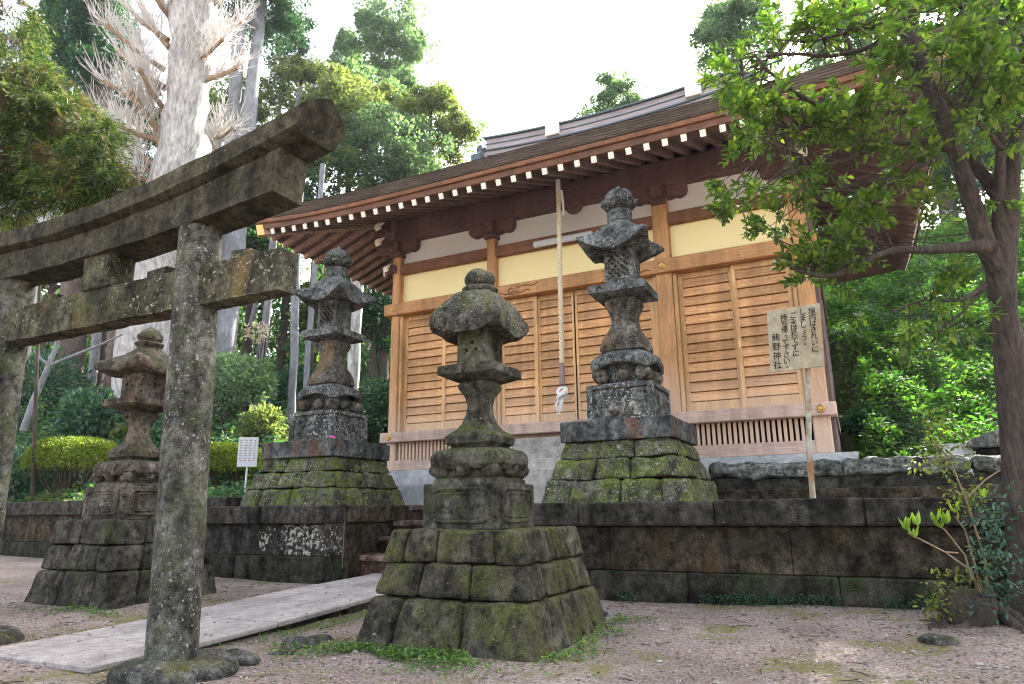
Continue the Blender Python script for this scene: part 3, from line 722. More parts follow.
def lantern_tall(name, label, c, seed, relief_pale):
    x, y = c
    t = thing(name, label, 'stone lantern', (x, y, 1.27), 'stone lanterns of the shrine')
    cs = [(1.22, 1.60, 1.09, .99, [[.2, .55, .82], [.35, .7]]), (1.60, 1.89, .98, .875, [[.35, .62], [.5]]), (1.89, 2.15, .865, .775, [[.36, .66], [.42, .75]])]
    for i, (z0, z1, h0, h1, cu) in enumerate(cs): course(t, x, y, z0, z1, h0, h1, cu, 'plinthC', seed*17+i, .022, .13)
    m = MB(); m.box(x-.83, x+.83, y-.83, y+.83, 2.145, 2.44, .012); m.rough(.003, 4); m.build('slab', 'slab', t)
    h = .51
    m = MB(); m.box(x-h+.04, x+h-.04, y-h+.04, y+h-.04, 2.437, 3.0, .01)
    for sx in (-1, 1):
        for sy in (-1, 1): m.box(x+sx*(h-.045)-.05, x+sx*(h-.045)+.05, y+sy*(h-.045)-.05, y+sy*(h-.045)+.05, 2.436, 3.005, .012)
    for z0, z1 in ((2.435, 2.50), (2.94, 3.008)):
        m.box(x-h+.02, x+h-.02, y-h, y+h, z0, z1, .01); m.box(x-h, x+h, y-h+.02, y+h-.02, z0-.001, z1+.001, .01)
    m.rough(.006, 5, .003, 24); ped = m.build('carved_block', 'lantC_white', t)
    m = MB(); relief(m, x, y, y-h+.045, x-.36, x+.36, 2.58, 2.88, seed+8, 34); m.rough(.01, 8); m.build('carved_relief', 'lantC', ped)
    m = MB(); relief(m, x, y, x+h-.045, y-.36, y+.36, 2.58, 2.88, seed+18, 30, .03, 'y'); m.rough(.01, 8); m.build('carved_relief', 'lantC', ped)
    if relief_pale:
        m = MB(); q = random.Random(3)
        for (dx, zz, r) in ((-.12, 2.66, .085), (-.08, 2.60, .07), (.0, 2.62, .09), (.05, 2.72, .07), (.03, 2.58, .06), (.18, 2.66, .085), (.22, 2.60, .07), (.25, 2.56, .06), (-.2, 2.58, .06)): m.ball((x+dx, y-h+.035, zz), r, 14, (q.uniform(.5, 1), .42, q.uniform(.7, 1.2)))
        m.rough(.035, 9, .01, 30); m.build('pale_figures', 'flaked', ped)
    # scrolled base
    m = MB(); m.rings([sq(x, y, .36, 3.0, .05), sq(x, y, .36, 3.045, .05), sq(x, y, .27, 3.06, .05), sq(x, y, .27, 3.42, .05)]); m.build('plate', 'lantC', t)
    m = MB(); m.rings([sq(x, y, .25, 3.38, .1), sq(x, y, .38, 3.37, .14, -.10, 2), sq(x, y, .46, 3.335, .16, -.15, 2, 8, 5, -.03), sq(x, y, .495, 3.35, .17, -.14, 2, 8, 5, -.03), sq(x, y, .50, 3.40, .17, -.11, 2, 8, 5, -.03), sq(x, y, .485, 3.455, .17, -.08, 2, 8, 5, -.03), sq(x, y, .42, 3.495, .16, -.04, 2), sq(x, y, .34, 3.53, .14), sq(x, y, .31, 3.55, .13)])
    m.rough(.014, 5, .006, 22, seed); m.build('scroll_base', 'lantC', t)
    for (ux, uy) in [(-1, -1), (1, -1), (1, 1), (-1, 1), (.12, -1), (1, -.1), (0, 1), (-1, 0)]:
        dia = abs(ux) > .5 and abs(uy) > .5
        off = .33 if dia else .36; rr_ = .13 if dia else .095
        m = MB(); m.ball((x+ux*off, y+uy*off, 3.165), rr_, 14); m.ball((x+ux*(off+.05), y+uy*(off+.05), 3.175), rr_*.62, 12); m.rough(.008, 8); m.build('scroll_foot', 'lantC_shaft', t)
    # shaft: carved bulging foot, waist, flared top
    pr = [(.30, 3.535, .12), (.345, 3.56, .13), (.355, 3.62, .13), (.345, 3.68, .13), (.30, 3.78, .13), (.245, 3.90, .12), (.20, 4.02, .11), (.19, 4.08, .11), (.205, 4.17, .11), (.245, 4.27, .10), (.265, 4.33, .09), (.262, 4.37, .08), (.23, 4.42, .07), (.21, 4.47, .06)]
    m = MB(); m.rings([sq(x, y, h_, z, r, (-.035 if i in (2, 3) else 0), 1.5) for i, (h_, z, r) in enumerate(pr)])
    for p in m.v:
        w = sstep(4.15, 3.75, p.z)*sstep(3.54, 3.6, p.z)
        d = Vector((p.x-x, p.y-y, 0)); 
        if d.length > 0: p += d.normalized()*.035*w*noise.noise(Vector((p.x*9+seed, p.y*9, p.z*7)))
    m.rough(.012, 6, .006, 22, seed); m.build('shaft', 'lantC_shaft', t)
    m = MB(); m.rings([sq(x, y, .22, 4.40, .03), sq(x, y, .40, 4.465, .012), sq(x, y, .445, 4.475, .01), sq(x, y, .45, 4.595, .01), sq(x, y, .43, 4.61, .01), sq(x, y, .29, 4.625, .02), sq(x, y, .28, 4.66, .02)]); m.rough(.006, 5, .003, 26, seed); m.build('platform', 'lantC', t, 30)
    # fire box: recessed lattice window in front, small slot at the side
    h = .232
    m = MB(); m.rings([sq(x, y, h*.97, 4.64, .02), sq(x, y, h, 4.66, .02), sq(x, y, h, 5.20, .02), sq(x, y, h*.98, 5.24, .02)]); fb = m.build('fire_box', 'lantC', t)
    c1 = MB(); c1.box(x-h+.05, x+h-.05, y-h+.05, y+h-.05, 4.72, 5.17, .001)
    c2 = MB(); c2.box(x-.165, x+.165, y-h-.1, y-h+.1, 4.765, 5.12, .001)
    c3 = MB(); c3.rings([[(xx, y-.0+.035*math.cos(a), 4.93+.055*math.sin(a)) for a in [2*math.pi*i/12 for i in range(12)]] for xx in (x+h-.1, x+h+.1)])
    boolean_cut(fb, [c1, c2, c3])
    m = MB()
    for i in range(-5, 6):
        for sgn in (-1, 1):
            x0 = x+i*.098; dx = .36*sgn*.93
            a = Vector((x0-dx/2, y-h+.016+.006*sgn, 4.76)); e = Vector((x0+dx/2, y-h+.016+.006*sgn, 5.125))
            # clip to the opening
            lo, hi = 0, 1; d = e-a
            for lim, s_ in ((x-.168, 1), (x+.168, -1)):
                tt = (lim-a.x)/d.x
                if (d.x > 0) == (s_ > 0): lo = max(lo, tt)
                else: hi = min(hi, tt)
            if hi-lo > .08: m.bar(a+d*lo, a+d*hi, .036, .02, .003, Vector((0, 1, 0)))
    m.build('lattice', 'lantC_shaft', fb)
    hk = .50
    prof = [(.22, 5.235, 0, .03), (.32, 5.215, .03, .03), (hk*.97, 5.155, .125, .03), (hk*1.0, 5.165, .13, .025), (hk*1.0, 5.205, .13, .025), (hk*.93, 5.275, .105, .04), (hk*.86, 5.36, .07, .08), (hk*.80, 5.45, .04, .12), (hk*.72, 5.545, .02, .16), (hk*.60, 5.63, 0, .18), (hk*.46, 5.69, 0, .16), (hk*.38, 5.725, 0, .15), (hk*.37, 5.75, 0, .15)]
    m = MB(); m.rings([sq(x, y, h_, z, r, l*1.5, 1.7, 10, 6, .16*(l > .05)) for h_, z, l, r in prof]); m.rough(.01, 6, .006, 24, seed); m.build('lantern_roof', 'lantC', t, 60)
    m = MB(); m.lathe((x, y), [(.17, 5.74), (.205, 5.76), (.205, 5.84), (.195, 5.86), (.205, 5.88), (.20, 5.945), (.15, 5.97)], 20); m.rough(.008, 9); m.build('neck', 'lantC', t)
    m = MB(); m.lathe((x, y), [(.12, 5.955), (.19, 5.98), (.25, 6.02), (.30, 6.08), (.305, 6.10), (.25, 6.10), (.19, 6.09)], 24)
    for p in m.v: 
        a = math.atan2(p.y-y, p.x-x); rr_ = math.hypot(p.x-x, p.y-y); f = 1+.07*math.cos(8*a)*(rr_ > .22); p.x = x+(p.x-x)*f; p.y = y+(p.y-y)*f; p.z += .03*math.cos(8*a)*(rr_ > .22)
    m.rough(.006, 9); m.build('lotus_ring', 'lantC', t, 50)
    m = MB(); m.lathe((x, y), [(.18, 6.08), (.225, 6.13), (.242, 6.19), (.225, 6.25), (.17, 6.31), (.10, 6.345), (.045, 6.365), (.03, 6.39), (.018, 6.42), (.003, 6.43)], 24); m.rough(.006, 7); m.build('finial', 'lantC', t, 50)
    return t
MAT['flaked'] = stone('flaked_pale_stone', (.16, .14, .10), (.62, .59, .52), (.3, .24, .1), .66, .1, .7, (.6, .58, .5), 2, .6)
lantern_tall('stone_lantern', 'tall grey lantern on a green mossy base right of the hanging bell rope', (-2.945, 10.185), 4, True)
lc = lantern_tall('stone_lantern', 'tall grey lantern on the white-flaked terrace block, below the eave corner', (-8.824, 10.16), 6, False)
# small pink blossom on its slab
m = MB(); m.ball((-8.10, 9.40, 2.475), .035, 8, (1, 1, .7)); m.ball((-8.06, 9.42, 2.465), .028, 8)
MAT['pink'] = plain('pink_flower', (.75, .12, .45), .6)
tag(m.build('fallen_flower', 'pink'), 'tiny bright pink flower lying on the slab of the left terrace lantern', 'flower')

# ------------------------------------------------------------------ torii
t = thing('stone_torii', 'weathered stone shrine gate with upswept top beam at the left front', 'torii gate', (-6.3, 4.0, 0))
def pillar(xb, xt, name='pillar'):
    m = MB(); pts = []; rad = []
    for i in range(40):
        s = i/39; z = -.05+s*3.80; pts.append((xb+(xt-xb)*s, 4.0, z)); rad.append(.192-.010*s)
    m.tube(pts, rad, 40); m.rough(.006, 3, .004, 14); return m.build(name, 'pillar', t, 60)
pillar(-4.915, -5.10); pillar(-7.81, -7.95)
for xb in (-4.915, -7.81):
    m = MB(); m.lathe((xb+.05, 4.0), [(.40, -.15), (.44, -.05), (.46, .02), (.44, .075), (.37, .115), (.29, .125), (.2, .13)], 40); m.rough(.04, 2.6, .014, 12); m.build('base_stone', 'bstone', t, 60)
# tie beam with wedges
m = MB(); n = 26
for s in range(3):
    pass
nuki = [(-8.75, -3.99)]
rs = []
for i in range(60):
    x = -8.75+(8.75-3.99)*i/59
    rs.append([(x, 3.895, 2.955), (x, 4.105, 2.955), (x, 4.105, 3.315), (x, 3.895, 3.315)])
m.rings(rs); m.rough(.012, 3, .008, 12); m.build('tie_beam', 'torii', t, 50)
for xx, sx in ((-4.62, 1), (-5.42, -1), (-7.30, 1), (-8.1, -1)):
    m = MB(); a = xx; w = .26*sx
    m.hexa([(a, 3.93, 3.318), (a+w, 3.93, 3.318), (a, 4.07, 3.318), (a+w, 4.07, 3.318), (a, 3.93, 3.318+.10), (a+w, 3.93, 3.318+.07), (a, 4.07, 3.318+.10), (a+w, 4.07, 3.318+.07)], .01)
    m.rough(.012, 5); m.build('wedge', 'torii', t)
m = MB(); m.box(-6.56, -6.16, 3.86, 4.14, 3.312, 3.76, .015); m.rough(.008, 4, .004, 16); m.build('strut', 'torii', t)
def beam_curve(x, a, k_): return a+k_*(x+7.0)**2
def curved(x0, x1, sec, z_of, tilt_end=0):
    rs = []; N_ = 70
    for i in range(N_):
        s = i/(N_-1); x = x0+(x1-x0)*s
        zz = z_of(x); slope = (z_of(x+.01)-z_of(x-.01))/.02
        rs.append([(x + (zv)*tilt_end*(sstep(.85, 1, s)-sstep(.15, 0, s)), 4.0+yv, zz+zv) for yv, zv in sec])
    return rs
# lower lintel
m = MB(); zb = lambda x: beam_curve(x, 3.635, .020)
rs = []
for i in range(70):
    x = -10.2+(10.2-4.06)*i/69
    zt_ = beam_curve(x, 3.935, .0335)-.03
    sl_ = .05*(sstep(.80, 1, i/69)-sstep(.2, 0, i/69))
    rs.append([(x, 3.82, zb(x)), (x, 4.16, zb(x)), (x+sl_, 4.16, zt_), (x+sl_, 3.82, zt_)])
m.rings(rs); m.rough(.014, 2.5, .008, 12); m.build('lower_lintel', 'torii_dark', t, 50)
# top beam: roof-shaped section
m = MB(); rs = []
for i in range(80):
    x = -10.45+(10.45-3.77)*i/79
    zb_ = beam_curve(x, 3.925, .0335); zt_ = beam_curve(x, 4.135, .0352)
    sl_ = .12*(sstep(.80, 1, i/79)-sstep(.2, 0, i/79))
    rs.append([(x-.02, 3.84, zb_-.01), (x, 3.745, zb_+.03), (x+sl_, 3.735, zt_-.02), (x+sl_+.02, 3.99, zt_+.13), (x+sl_, 4.245, zt_-.02), (x, 4.235, zb_+.03), (x-.02, 4.14, zb_-.01)])
m.rings(rs); m.rough(.012, 2.2, .007, 12, 3); m.build('top_beam', 'torii_dark', t, 40)

# ------------------------------------------------------------------ shrine hall
YF = 12.6
t = thing('shrine_hall', 'timber shrine hall with orange louvred doors, cream panels and a deep shingled eave', 'shrine building', (-4.7, 15.4, 1.3))
# stone platform
m = MB(); m.hexa([(-9.05, 12.22, 1.72), (.05, 12.22, 1.72), (-9.05, 20, 1.72), (.05, 20, 1.72), (-9.2, 12.36, 2.045), (.15, 12.36, 2.045), (-9.2, 20, 2.045), (.15, 20, 2.045)], .01)
m.box(-8.9, .0, 12.05, 20, 1.2, 1.716, .01); m.build('platform', 'plat', t)
# rear & side walls
m = MB(); m.box(-9.10, -.30, 12.78, 18.2, 2.05, 8.2, .01); m.build('inner_wall', 'wgrey', t)
posts = [(-9.18, -8.97), (-6.665, -6.46), (-2.97, -2.66), (-.485, -.205)]
for a, c in posts: MB().box(a, c, 12.50, 12.78, 2.045, 7.45, .02).build('post', 'wpost', t)
bays = [(-8.97, -6.665), (-6.46, -2.97), (-2.66, -.485)]
# sill beams
MB().box(-9.14, -.24, 12.515, 12.74, 2.05, 2.275, .012).build('ground_sill', 'wsill', t)
fs = MB().box(-9.32, -.09, 12.40, 12.70, 2.665, 2.885, .015).build('floor_sill', 'wsill', t)
hb = MB().box(-9.34, -.07, 12.42, 12.70, 5.585, 5.865, .015).build('head_beam', 'wbeam', t)
ln = MB().box(-9.16, -.22, 12.515, 12.72, 6.60, 6.835, .012).build('lintel', 'wred', t)
def boss(par, x, y, z, r=.07):
    m = MB(); m.rings([[Vector((x+rr_*math.cos(a), yy, z+rr_*math.sin(a))) for a in [2*math.pi*i/18 for i in range(18)]] for rr_, yy in ((r, y), (r, y-.015), (r*.82, y-.025), (r*.7, y-.012), (r*.55, y-.012), (r*.35, y-.04), (r*.1, y-.045))])
    m.build('nail_cover', 'gold', par)
for a, c in posts: boss(hb, (a+c)/2, 12.42, 5.725)
for x in (-9.07, -.33): boss(fs, x, 12.40, 2.775)
# bays: lattice vent, door leaves, cream panel, plaster
def leaf(x0, x1, y):
    d = MB(); w = .085
    d.box(x0, x0+w, y, y+.05, 2.89, 5.58, .006); d.box(x1-w, x1, y, y+.05, 2.89, 5.58, .006)
    d.box(x0+w, x1-w, y+.002, y+.05, 5.47, 5.58, .006); d.box(x0+w, x1-w, y+.002, y+.05, 2.89, 3.08, .006)
    o = d.build('sliding_door', 'wframe', t)
    bd = MB(); n = 13; z0, z1 = 3.08, 5.47; st = (z1-z0)/n
    for i in range(n):
        a, c = z0+i*st, z0+(i+1)*st
        # louvre boards: lower edge proud, an open slit under each
        bd.hexa([(x0+w, y+.006, a+.012), (x1-w, y+.006, a+.012), (x0+w, y+.05, a+.010), (x1-w, y+.05, a+.010), (x0+w, y+.038, c), (x1-w, y+.038, c), (x0+w, y+.06, c), (x1-w, y+.06, c)], .003)
    bd.build('louvre_boards', 'wdoor', o)
    rl = MB()
    for i in range(0, n): rl.box(x0+w, x1-w, y-.012, y+.03, z0+i*st+.010, z0+i*st+.030, .003)
    rl.build('rails', 'wframe', o)
    MB().box(x0+w*.5, x1-w*.5, y+.052, y+.062, 3.0, 5.5, .001).build('slit_shade_board', 'carve', o)  # dark board behind the slits; its colour gives the shadow line under each
    return o
for bi, (a, c) in enumerate(bays):
    n = 4 if bi == 1 else 2
    MB().box(a+.005, a+.075, 12.55, 12.70, 2.887, 5.583, .006).build('jamb', 'wframe', t); MB().box(c-.075, c-.005, 12.55, 12.70, 2.887, 5.583, .006).build('jamb', 'wframe', t)
    A, Cc = a+.08, c-.08; w = (Cc-A)/n
    for i in range(n):
        yy = 12.60+(.055 if (i in (1, 2) if n == 4 else i == 0) else 0)
        o = leaf(A+i*w-(.02 if i else 0), A+(i+1)*w+(.02 if i < n-1 else 0), yy)
        if n == 4 and i in (1, 2) or n == 2 and i == 1:
            xh = A+(i+1)*w-.045 if i == 1 and n == 4 else A+i*w+.03
            m = MB(); m.box(xh-.014, xh+.014, yy-.008, yy+.01, 4.0, 4.14, .004); m.build('door_pull', 'gold', o)
    m = MB().box(a, c, 12.66, 12.70, 5.866, 6.60, .004); m.build('cream_panel', 'cream', t)
    m = MB().box(a-.1, c+.1, 12.66, 12.705, 6.836, 7.6, .004); m.build('plaster_panel', 'plaster', t)
    if bi != 1:
        m = MB(); x = a+.05
        while x < c-.03: m.box(x, x+.055, 12.56, 12.62, 2.278, 2.662, .004); x += .092
        m.build('vent_slats', 'wpost', t)
        MB().box(a, c, 12.68, 12.71, 2.278, 2.662, .003).build('vent_back', 'dark', t)
        MB().box(a, c, 12.56, 12.60, 6.872 if False else 5.87, 5.905, .004).build('moulding', 'wbeam', t)
MB().box(-6.45, -2.98, 12.60, 12.70, 2.278, 2.662, .006).build('base_board', 'wsill', t)
# carved cloud scroll on the beam left of the rope
for (ox, oz, s, dirn) in ((-6.02, 5.73, 1.0, 1), (-3.4, 5.73, 1.0, -1)):
    m = MB()
    sp = [(ox+dirn*s*.012*k_*math.cos(k_*.42)*.9, 12.412, oz+s*.0098*k_*math.sin(k_*.42)) for k_ in range(1, 13)]
    m.tube(sp, .011, 5)
    m.tube([(ox+dirn*(-.35+.07*i), 12.412, oz-.07+.025*math.sin(i*1.4)) for i in range(12)], .010, 5)
    m.tube([(ox+dirn*(.12+.07*i), 12.412, oz+.02+.03*math.sin(i*.9)+.008*i) for i in range(8)], .009, 5)
    m.build('carved_scroll', 'carve', hb)
# brackets over posts and eave beam
def bracket(xc):
    m = MB()
    m.box(xc-.15, xc+.15, 12.42, 12.78, 7.02, 7.14, .015)
    out = [(-.56, 7.40), (-.56, 7.26), (-.53, 7.19), (-.47, 7.15), (-.40, 7.135), (-.30, 7.16), (-.24, 7.14), (.24, 7.14), (.30, 7.16), (.40, 7.135), (.47, 7.15), (.53, 7.19), (.56, 7.26), (.56, 7.40)]
    m.prism(out, 12.50, 12.74, lambda u, v, a: Vector((xc+u, a, v)))
    m.box(xc-.13, xc+.13, 12.34, 12.52, 7.14, 7.39, .02)
    m.build('bracket', 'wdarkx', t, 30)
for a, c in posts: bracket((a+c)/2)
MB().box(-9.75, .35, 12.44, 12.76, 7.40, 7.93, .02).build('eave_beam', 'wdarkx', t)
MB().box(-9.30, -9.02, 12.3, 18.6, 7.38, 7.92, .02).build('eave_beam', 'wdark', t); MB().box(-.38, -.10, 12.3, 18.6, 7.38, 7.92, .02).build('eave_beam', 'wdark', t)
# white-ended noses at the left corner
def nose(p0, dirx, L_, z, zh=.2, w=.14):
    m = MB(); d = Vector((dirx[0], dirx[1], 0)).normalized(); sdv = Vector((-d.y, d.x, 0))
    out = [(0, zh), (L_*.72, zh), (L_*.86, zh*.75), (L_, zh*.62), (L_*1.02, zh*.3), (L_*.95, 0), (L_*.8, -.01), (L_*.6, .05), (L_*.35, .015), (0, 0)]
    f = lambda u, v, a: Vector(p0)+d*u+sdv*a+Vector((0, 0, z+v))
    m.prism(out, -w/2, w/2, f); o = m.build('beam_nose', 'wdarkx', t, 30)
    e = MB(); out2 = [(L_*.70, zh+.004), (L_*.86, zh*.75+.004), (L_+.006, zh*.62), (L_*1.02+.006, zh*.3), (L_*.95, -.004), (L_*.86, .02), (L_*.9, zh*.35), (L_*.80, zh*.62)]
    e.prism(out2, -w/2-.005, w/2+.005, f); e.build('white_nose_tip', 'white', o, 30)
for z, L_ in ((7.58, .62), (7.20, .60), (6.62, .34)): nose((-9.10, 12.58, 0), (-.35, -1), L_, z, .24 if z > 7 else .2)
nose((-9.10, 12.60, 0), (-1, 0), .42, 7.2, .22); nose((-9.1, 12.60, 0), (-1, .0), .36, 6.62, .2)
nose((-.3, 12.58, 0), (.35, -1), .55, 7.2, .24)
# side wall trim to the right (seen edge on)
m = MB()
for y in (12.86, 14.3, 15.9, 17.6): m.box(-.33, -.13, y, y+.2, 2.05, 7.4, .015)
m.box(-.30, -.10, 12.8, 18.2, 2.66, 2.88, .012); m.box(-.30, -.09, 12.8, 18.2, 5.585, 5.86, .012); m.box(-.30, -.14, 12.8, 18.2, 2.06, 2.27, .01)
m.build('side_framing', 'wgrey', t)
m = MB()
for y in (12.86, 14.3, 15.9, 17.6): m.box(-9.28, -9.08, y, y+.2, 2.05, 7.4, .015)
m.box(-9.30, -9.1, 12.8, 18.2, 2.66, 2.88, .012); m.build('side_framing', 'wpost', t)

# eaves --------------------------------------------------------
EX0, EX1, EY0, EY1 = -11.33, 1.93, 10.46, 20.34
ECX, ECY = (EX0+EX1)/2, (EY0+EY1)/2; EHX, EHY = (EX1-EX0)/2, (EY1-EY0)/2
def lift(x, y): return .17*(min(1.05, abs((x-ECX)/EHX))*min(1.05, abs((y-ECY)/EHY)))**5
ZT = 7.12     # rafter tip underside at mid-span
RUN, RISE = 2.14, .86
def rz(d): return ZT + RISE*d/RUN   # d = distance inward from the eave line
def rafter(p_out, p_in, tip_d, matn):
    a = Vector(p_out); e = Vector(p_in)
    m = MB(); m.bar(a, e, .095, .115, .004); o = m.build('rafter', matn, t)
    d = (a-e).normalized()
    m = MB(); m.bar(a-d*.001+d*.0, a+d*.022, .098, .118, .003); m.build('white_rafter_tip', 'white', o)
nr = 41
for i in range(nr):
    x = EX0+.33+(EX1-EX0-.66)*i/(nr-1)
    dmax = min(RUN+.1, x-EX0-.12, EX1-x-.12)
    if dmax < .16: continue
    l = lift(x, EY0)
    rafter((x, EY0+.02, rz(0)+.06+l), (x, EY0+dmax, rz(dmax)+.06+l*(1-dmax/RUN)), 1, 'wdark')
ns = 27
for side in (0, 1):
    for i in range(ns):
        y = EY0+.33+(EY1-EY0-.66)*i/(ns-1)
        dmax = min(RUN+.1, y-EY0-.12, EY1-y-.12)
        if dmax < .16: continue
        xo = EX0 if side == 0 else EX1; sg = 1 if side == 0 else -1
        l = lift(xo, y)
        rafter((xo+sg*.02, y, rz(0)+.06+l), (xo+sg*dmax, y, rz(dmax)+.06+l*(1-dmax/RUN)), 1, 'wskylit' if side == 0 else 'wdark')  # left rafters get the sky-lit tone, right ones the darker eave wood
# hip rafters
for sx, xo, ex in ((1, EX0, -9.1), (-1, EX1, -.3)):
    a = Vector((xo-.06*sx, EY0-.06, rz(0)+.06+lift(EX0, EY0))); e = Vector((xo+sx*(RUN+.05), EY0+RUN+.05, rz(RUN)+.02))
    m = MB(); m.bar(a, e, .16, .24, .01); o = m.build('hip_rafter', 'wskylit', t)
    d = (a-e).normalized(); m = MB(); m.bar(a-d*.14, a+d*.012, .17, .25, .004); m.build('brass_cap', 'gold', o)
# deck above the rafters
def perim(o):
    x0, x1, y0, y1 = EX0-o, EX1+o, EY0-o, EY1+o; N_ = 48; pts = []
    for i in range(N_): pts.append((x0+(x1-x0)*i/N_, y0))
    for i in range(N_): pts.append((x1, y0+(y1-y0)*i/N_))
    for i in range(N_): pts.append((x1-(x1-x0)*i/N_, y1))
    for i in range(N_): pts.append((x0, y1-(y1-y0)*i/N_))
    return pts
def pring(o, z): return [Vector((x, y, z+lift(x, y)*max(0, min(1, 1+min(o, 0)/RUN)))) for x, y in perim(o)]
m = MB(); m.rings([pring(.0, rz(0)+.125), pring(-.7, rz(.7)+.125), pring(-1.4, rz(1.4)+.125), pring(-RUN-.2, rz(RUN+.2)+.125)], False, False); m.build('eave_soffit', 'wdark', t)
# fascia boards
m = MB(); m.rings([pring(-.06, 7.24), pring(.035, 7.235), pring(.045, 7.30), pring(.05, 7.345), pring(-.06, 7.35)], False, False); m.build('fascia', 'wfascia', t)
m = MB(); m.rings([pring(-.06, 7.348), pring(.10, 7.348), pring(.125, 7.40), pring(.125, 7.425), pring(-.06, 7.43)], False, False); m.build('fascia', 'wred', t)
# stacked shingle layers
m = MB(); z = 7.428
for i in range(5):
    o = .15+.012*i; h = .036+.002*i
    m.rings([pring(-.2, z), pring(o, z), pring(o+.006, z+h-.006), pring(o-.006, z+h), pring(-.2, z+h)], False, False); z += h+.001
ZE = z
m.build('shingle_edge', 'shingle', t)
# roof surface
def fprof(u): return .70*u+.30*u*u
RH = 3.19
m = MB(); NX, NY = 70, 50; o_ = .215
for j in range(NY+1):
    for i in range(NX+1):
        x = EX0-o_+(EX1-EX0+2*o_)*i/NX; y = EY0-o_+(EY1-EY0+2*o_)*j/NY
        dx = min(x-EX0+o_, EX1+o_-x)/3.45; dy = min(y-EY0+o_, EY1+o_-y)/(EHY+o_)
        u = max(0, min(1, min(dx, dy))); m.v.append(Vector((x, y, ZE-.004+RH*fprof(u)+lift(x, y)*(1-u))))
m.f = [(j*(NX+1)+i, j*(NX+1)+i+1, (j+1)*(NX+1)+i+1, (j+1)*(NX+1)+i) for j in range(NY) for i in range(NX)]
roof = m.build('roof', 'shingle', t, 25)
# ridge
RY = ECY; zr = ZE+RH
def rc(x): return .0165*(x-ECX)**2
def ridge_run(x0, x1, hy, a, c, nm, mat, par):
    m = MB(); m.rings([[(x0+(x1-x0)*i/24, yy, zz+rc(x0+(x1-x0)*i/24)) for yy, zz in ((RY-hy, zr+a), (RY+hy, zr+a), (RY+hy, zr+c), (RY-hy, zr+c))] for i in range(25)]); return m.build(nm, mat, par, 30)
rg = ridge_run(-8.06, -1.34, .30, -.30, .20, 'ridge', 'ridge', roof)
ridge_run(-8.12, -1.28, .37, .202, .25, 'ridge_trim', 'ridgetrim', rg); ridge_run(-8.09, -1.31, .325, .03, .048, 'ridge_trim', 'ridgetrim', rg); ridge_run(-8.10, -1.30, .35, -.17, -.13, 'ridge_trim', 'ridgetrim', rg)
for x in (-6.04, -2.37):
    m = MB(); m.box(x-.19, x+.19, RY-.42, RY+.42, zr-.10+rc(x), zr+.33+rc(x), .012); m.build('glint_ridge_strap', 'white', rg)  # ridge straps; the sun's glint on them is given as white colour
for x, s_ in ((-8.20, -1), (-1.2, 1)):
    m = MB(); out = [(-.32, -.3), (-.36, 0), (-.26, .2), (-.30, .42), (-.14, .5), (0, .66), (.14, .5), (.30, .42), (.26, .2), (.36, 0), (.32, -.3)]
    zr2 = zr-.02
    m.prism(out, 0, .12*s_, lambda u, v, a: Vector((x+a, RY+u, zr2+v*.7))); m.ball((x+.12*s_, RY-.1, zr2+.25), .15, 12); m.box(x-.06, x+.18*s_+.06*s_, RY-.5, RY+.5, zr2-.3, zr2-.05, .02) if s_ > 0 else m.box(x-.24, x+.06, RY-.5, RY+.5, zr2-.3, zr2-.05, .02)
    m.build('ridge_end_ornament', 'ridgetrim', rg)

# things on / before the hall
t = thing('shrine_steps', 'pale grey steps up to the shrine doors behind the front lantern', 'steps', (-4.7, 11.9, 1.27))
for i, (y, z) in enumerate([(11.42, 1.91), (11.68, 2.115), (11.94, 2.33), (12.12, 2.545)]):
    MB().box(-5.92+.0*i, -3.48, y, 12.38 if i == 3 else y+.55, 1.2 if i == 0 else z-.26, z, .012).build('step', 'pale_step', t)
t = thing('stone_kerb', 'rough rock-faced kerb with plain ledges along the foot of the hall, right of the lantern', 'kerb', (-.5, 11.6, 1.27))
m = MB()
xs = [-2.12, -.1, 1.55, 3.2, 4.8]
for i, (a, c) in enumerate(zip(xs, xs[1:])):
    block(m, [(xx, yy, zz) for zz in (1.64, 1.885) for yy in (11.66, 12.0) for xx in (a+.006, c-.006)], 22, .3, .06, 40+i, 5)
m.build('rough_course', 'rock', t, 60)
MB().box(-2.1, 4.8, 11.72, 12.04, 1.2, 1.645, .01).build('lower_course', 'coping', t)
MB().box(-2.06, 4.8, 11.12, 11.72, 1.2, 1.455, .012).build('ledge', 'wall', t)
# bell rope
t = thing('bell_rope', 'twisted straw bell rope with wooden grip and white knot hanging before the doors', 'rope', (-4.62, 11.7, 3.0))
ztop = 7.40; zg = 3.86
m = MB()
for ph in range(3):
    pts = []; N_ = 230
    for i in range(N_+1):
        s = i/N_; z = ztop+(zg-ztop)*s; a = s*84+ph*2*math.pi/3
        pts.append((-4.615+.027*math.cos(a)-.03*s, 11.7+.027*math.sin(a), z))
    m.tube(pts, .025, 6)
m.build('rope', 'rope', t, 60)
m = MB(); m.lathe((-4.65, 11.7), [(.05, 3.44), (.068, 3.46), (.062, 3.62), (.056, 3.84), (.06, 3.86), (.04, 3.87)], 8); m.build('grip', 'grip', t)
m = MB(); q = random.Random(2)
for k_ in range(3):
    ctr = Vector((-4.65, 11.68, 3.33-.045*k_)); pts = [ctr+Vector((.085*math.cos(a), .05*math.sin(a), .075*math.sin(a+k_))) for a in [2*math.pi*i/16 for i in range(17)]]
    m.tube(pts, .032, 7)
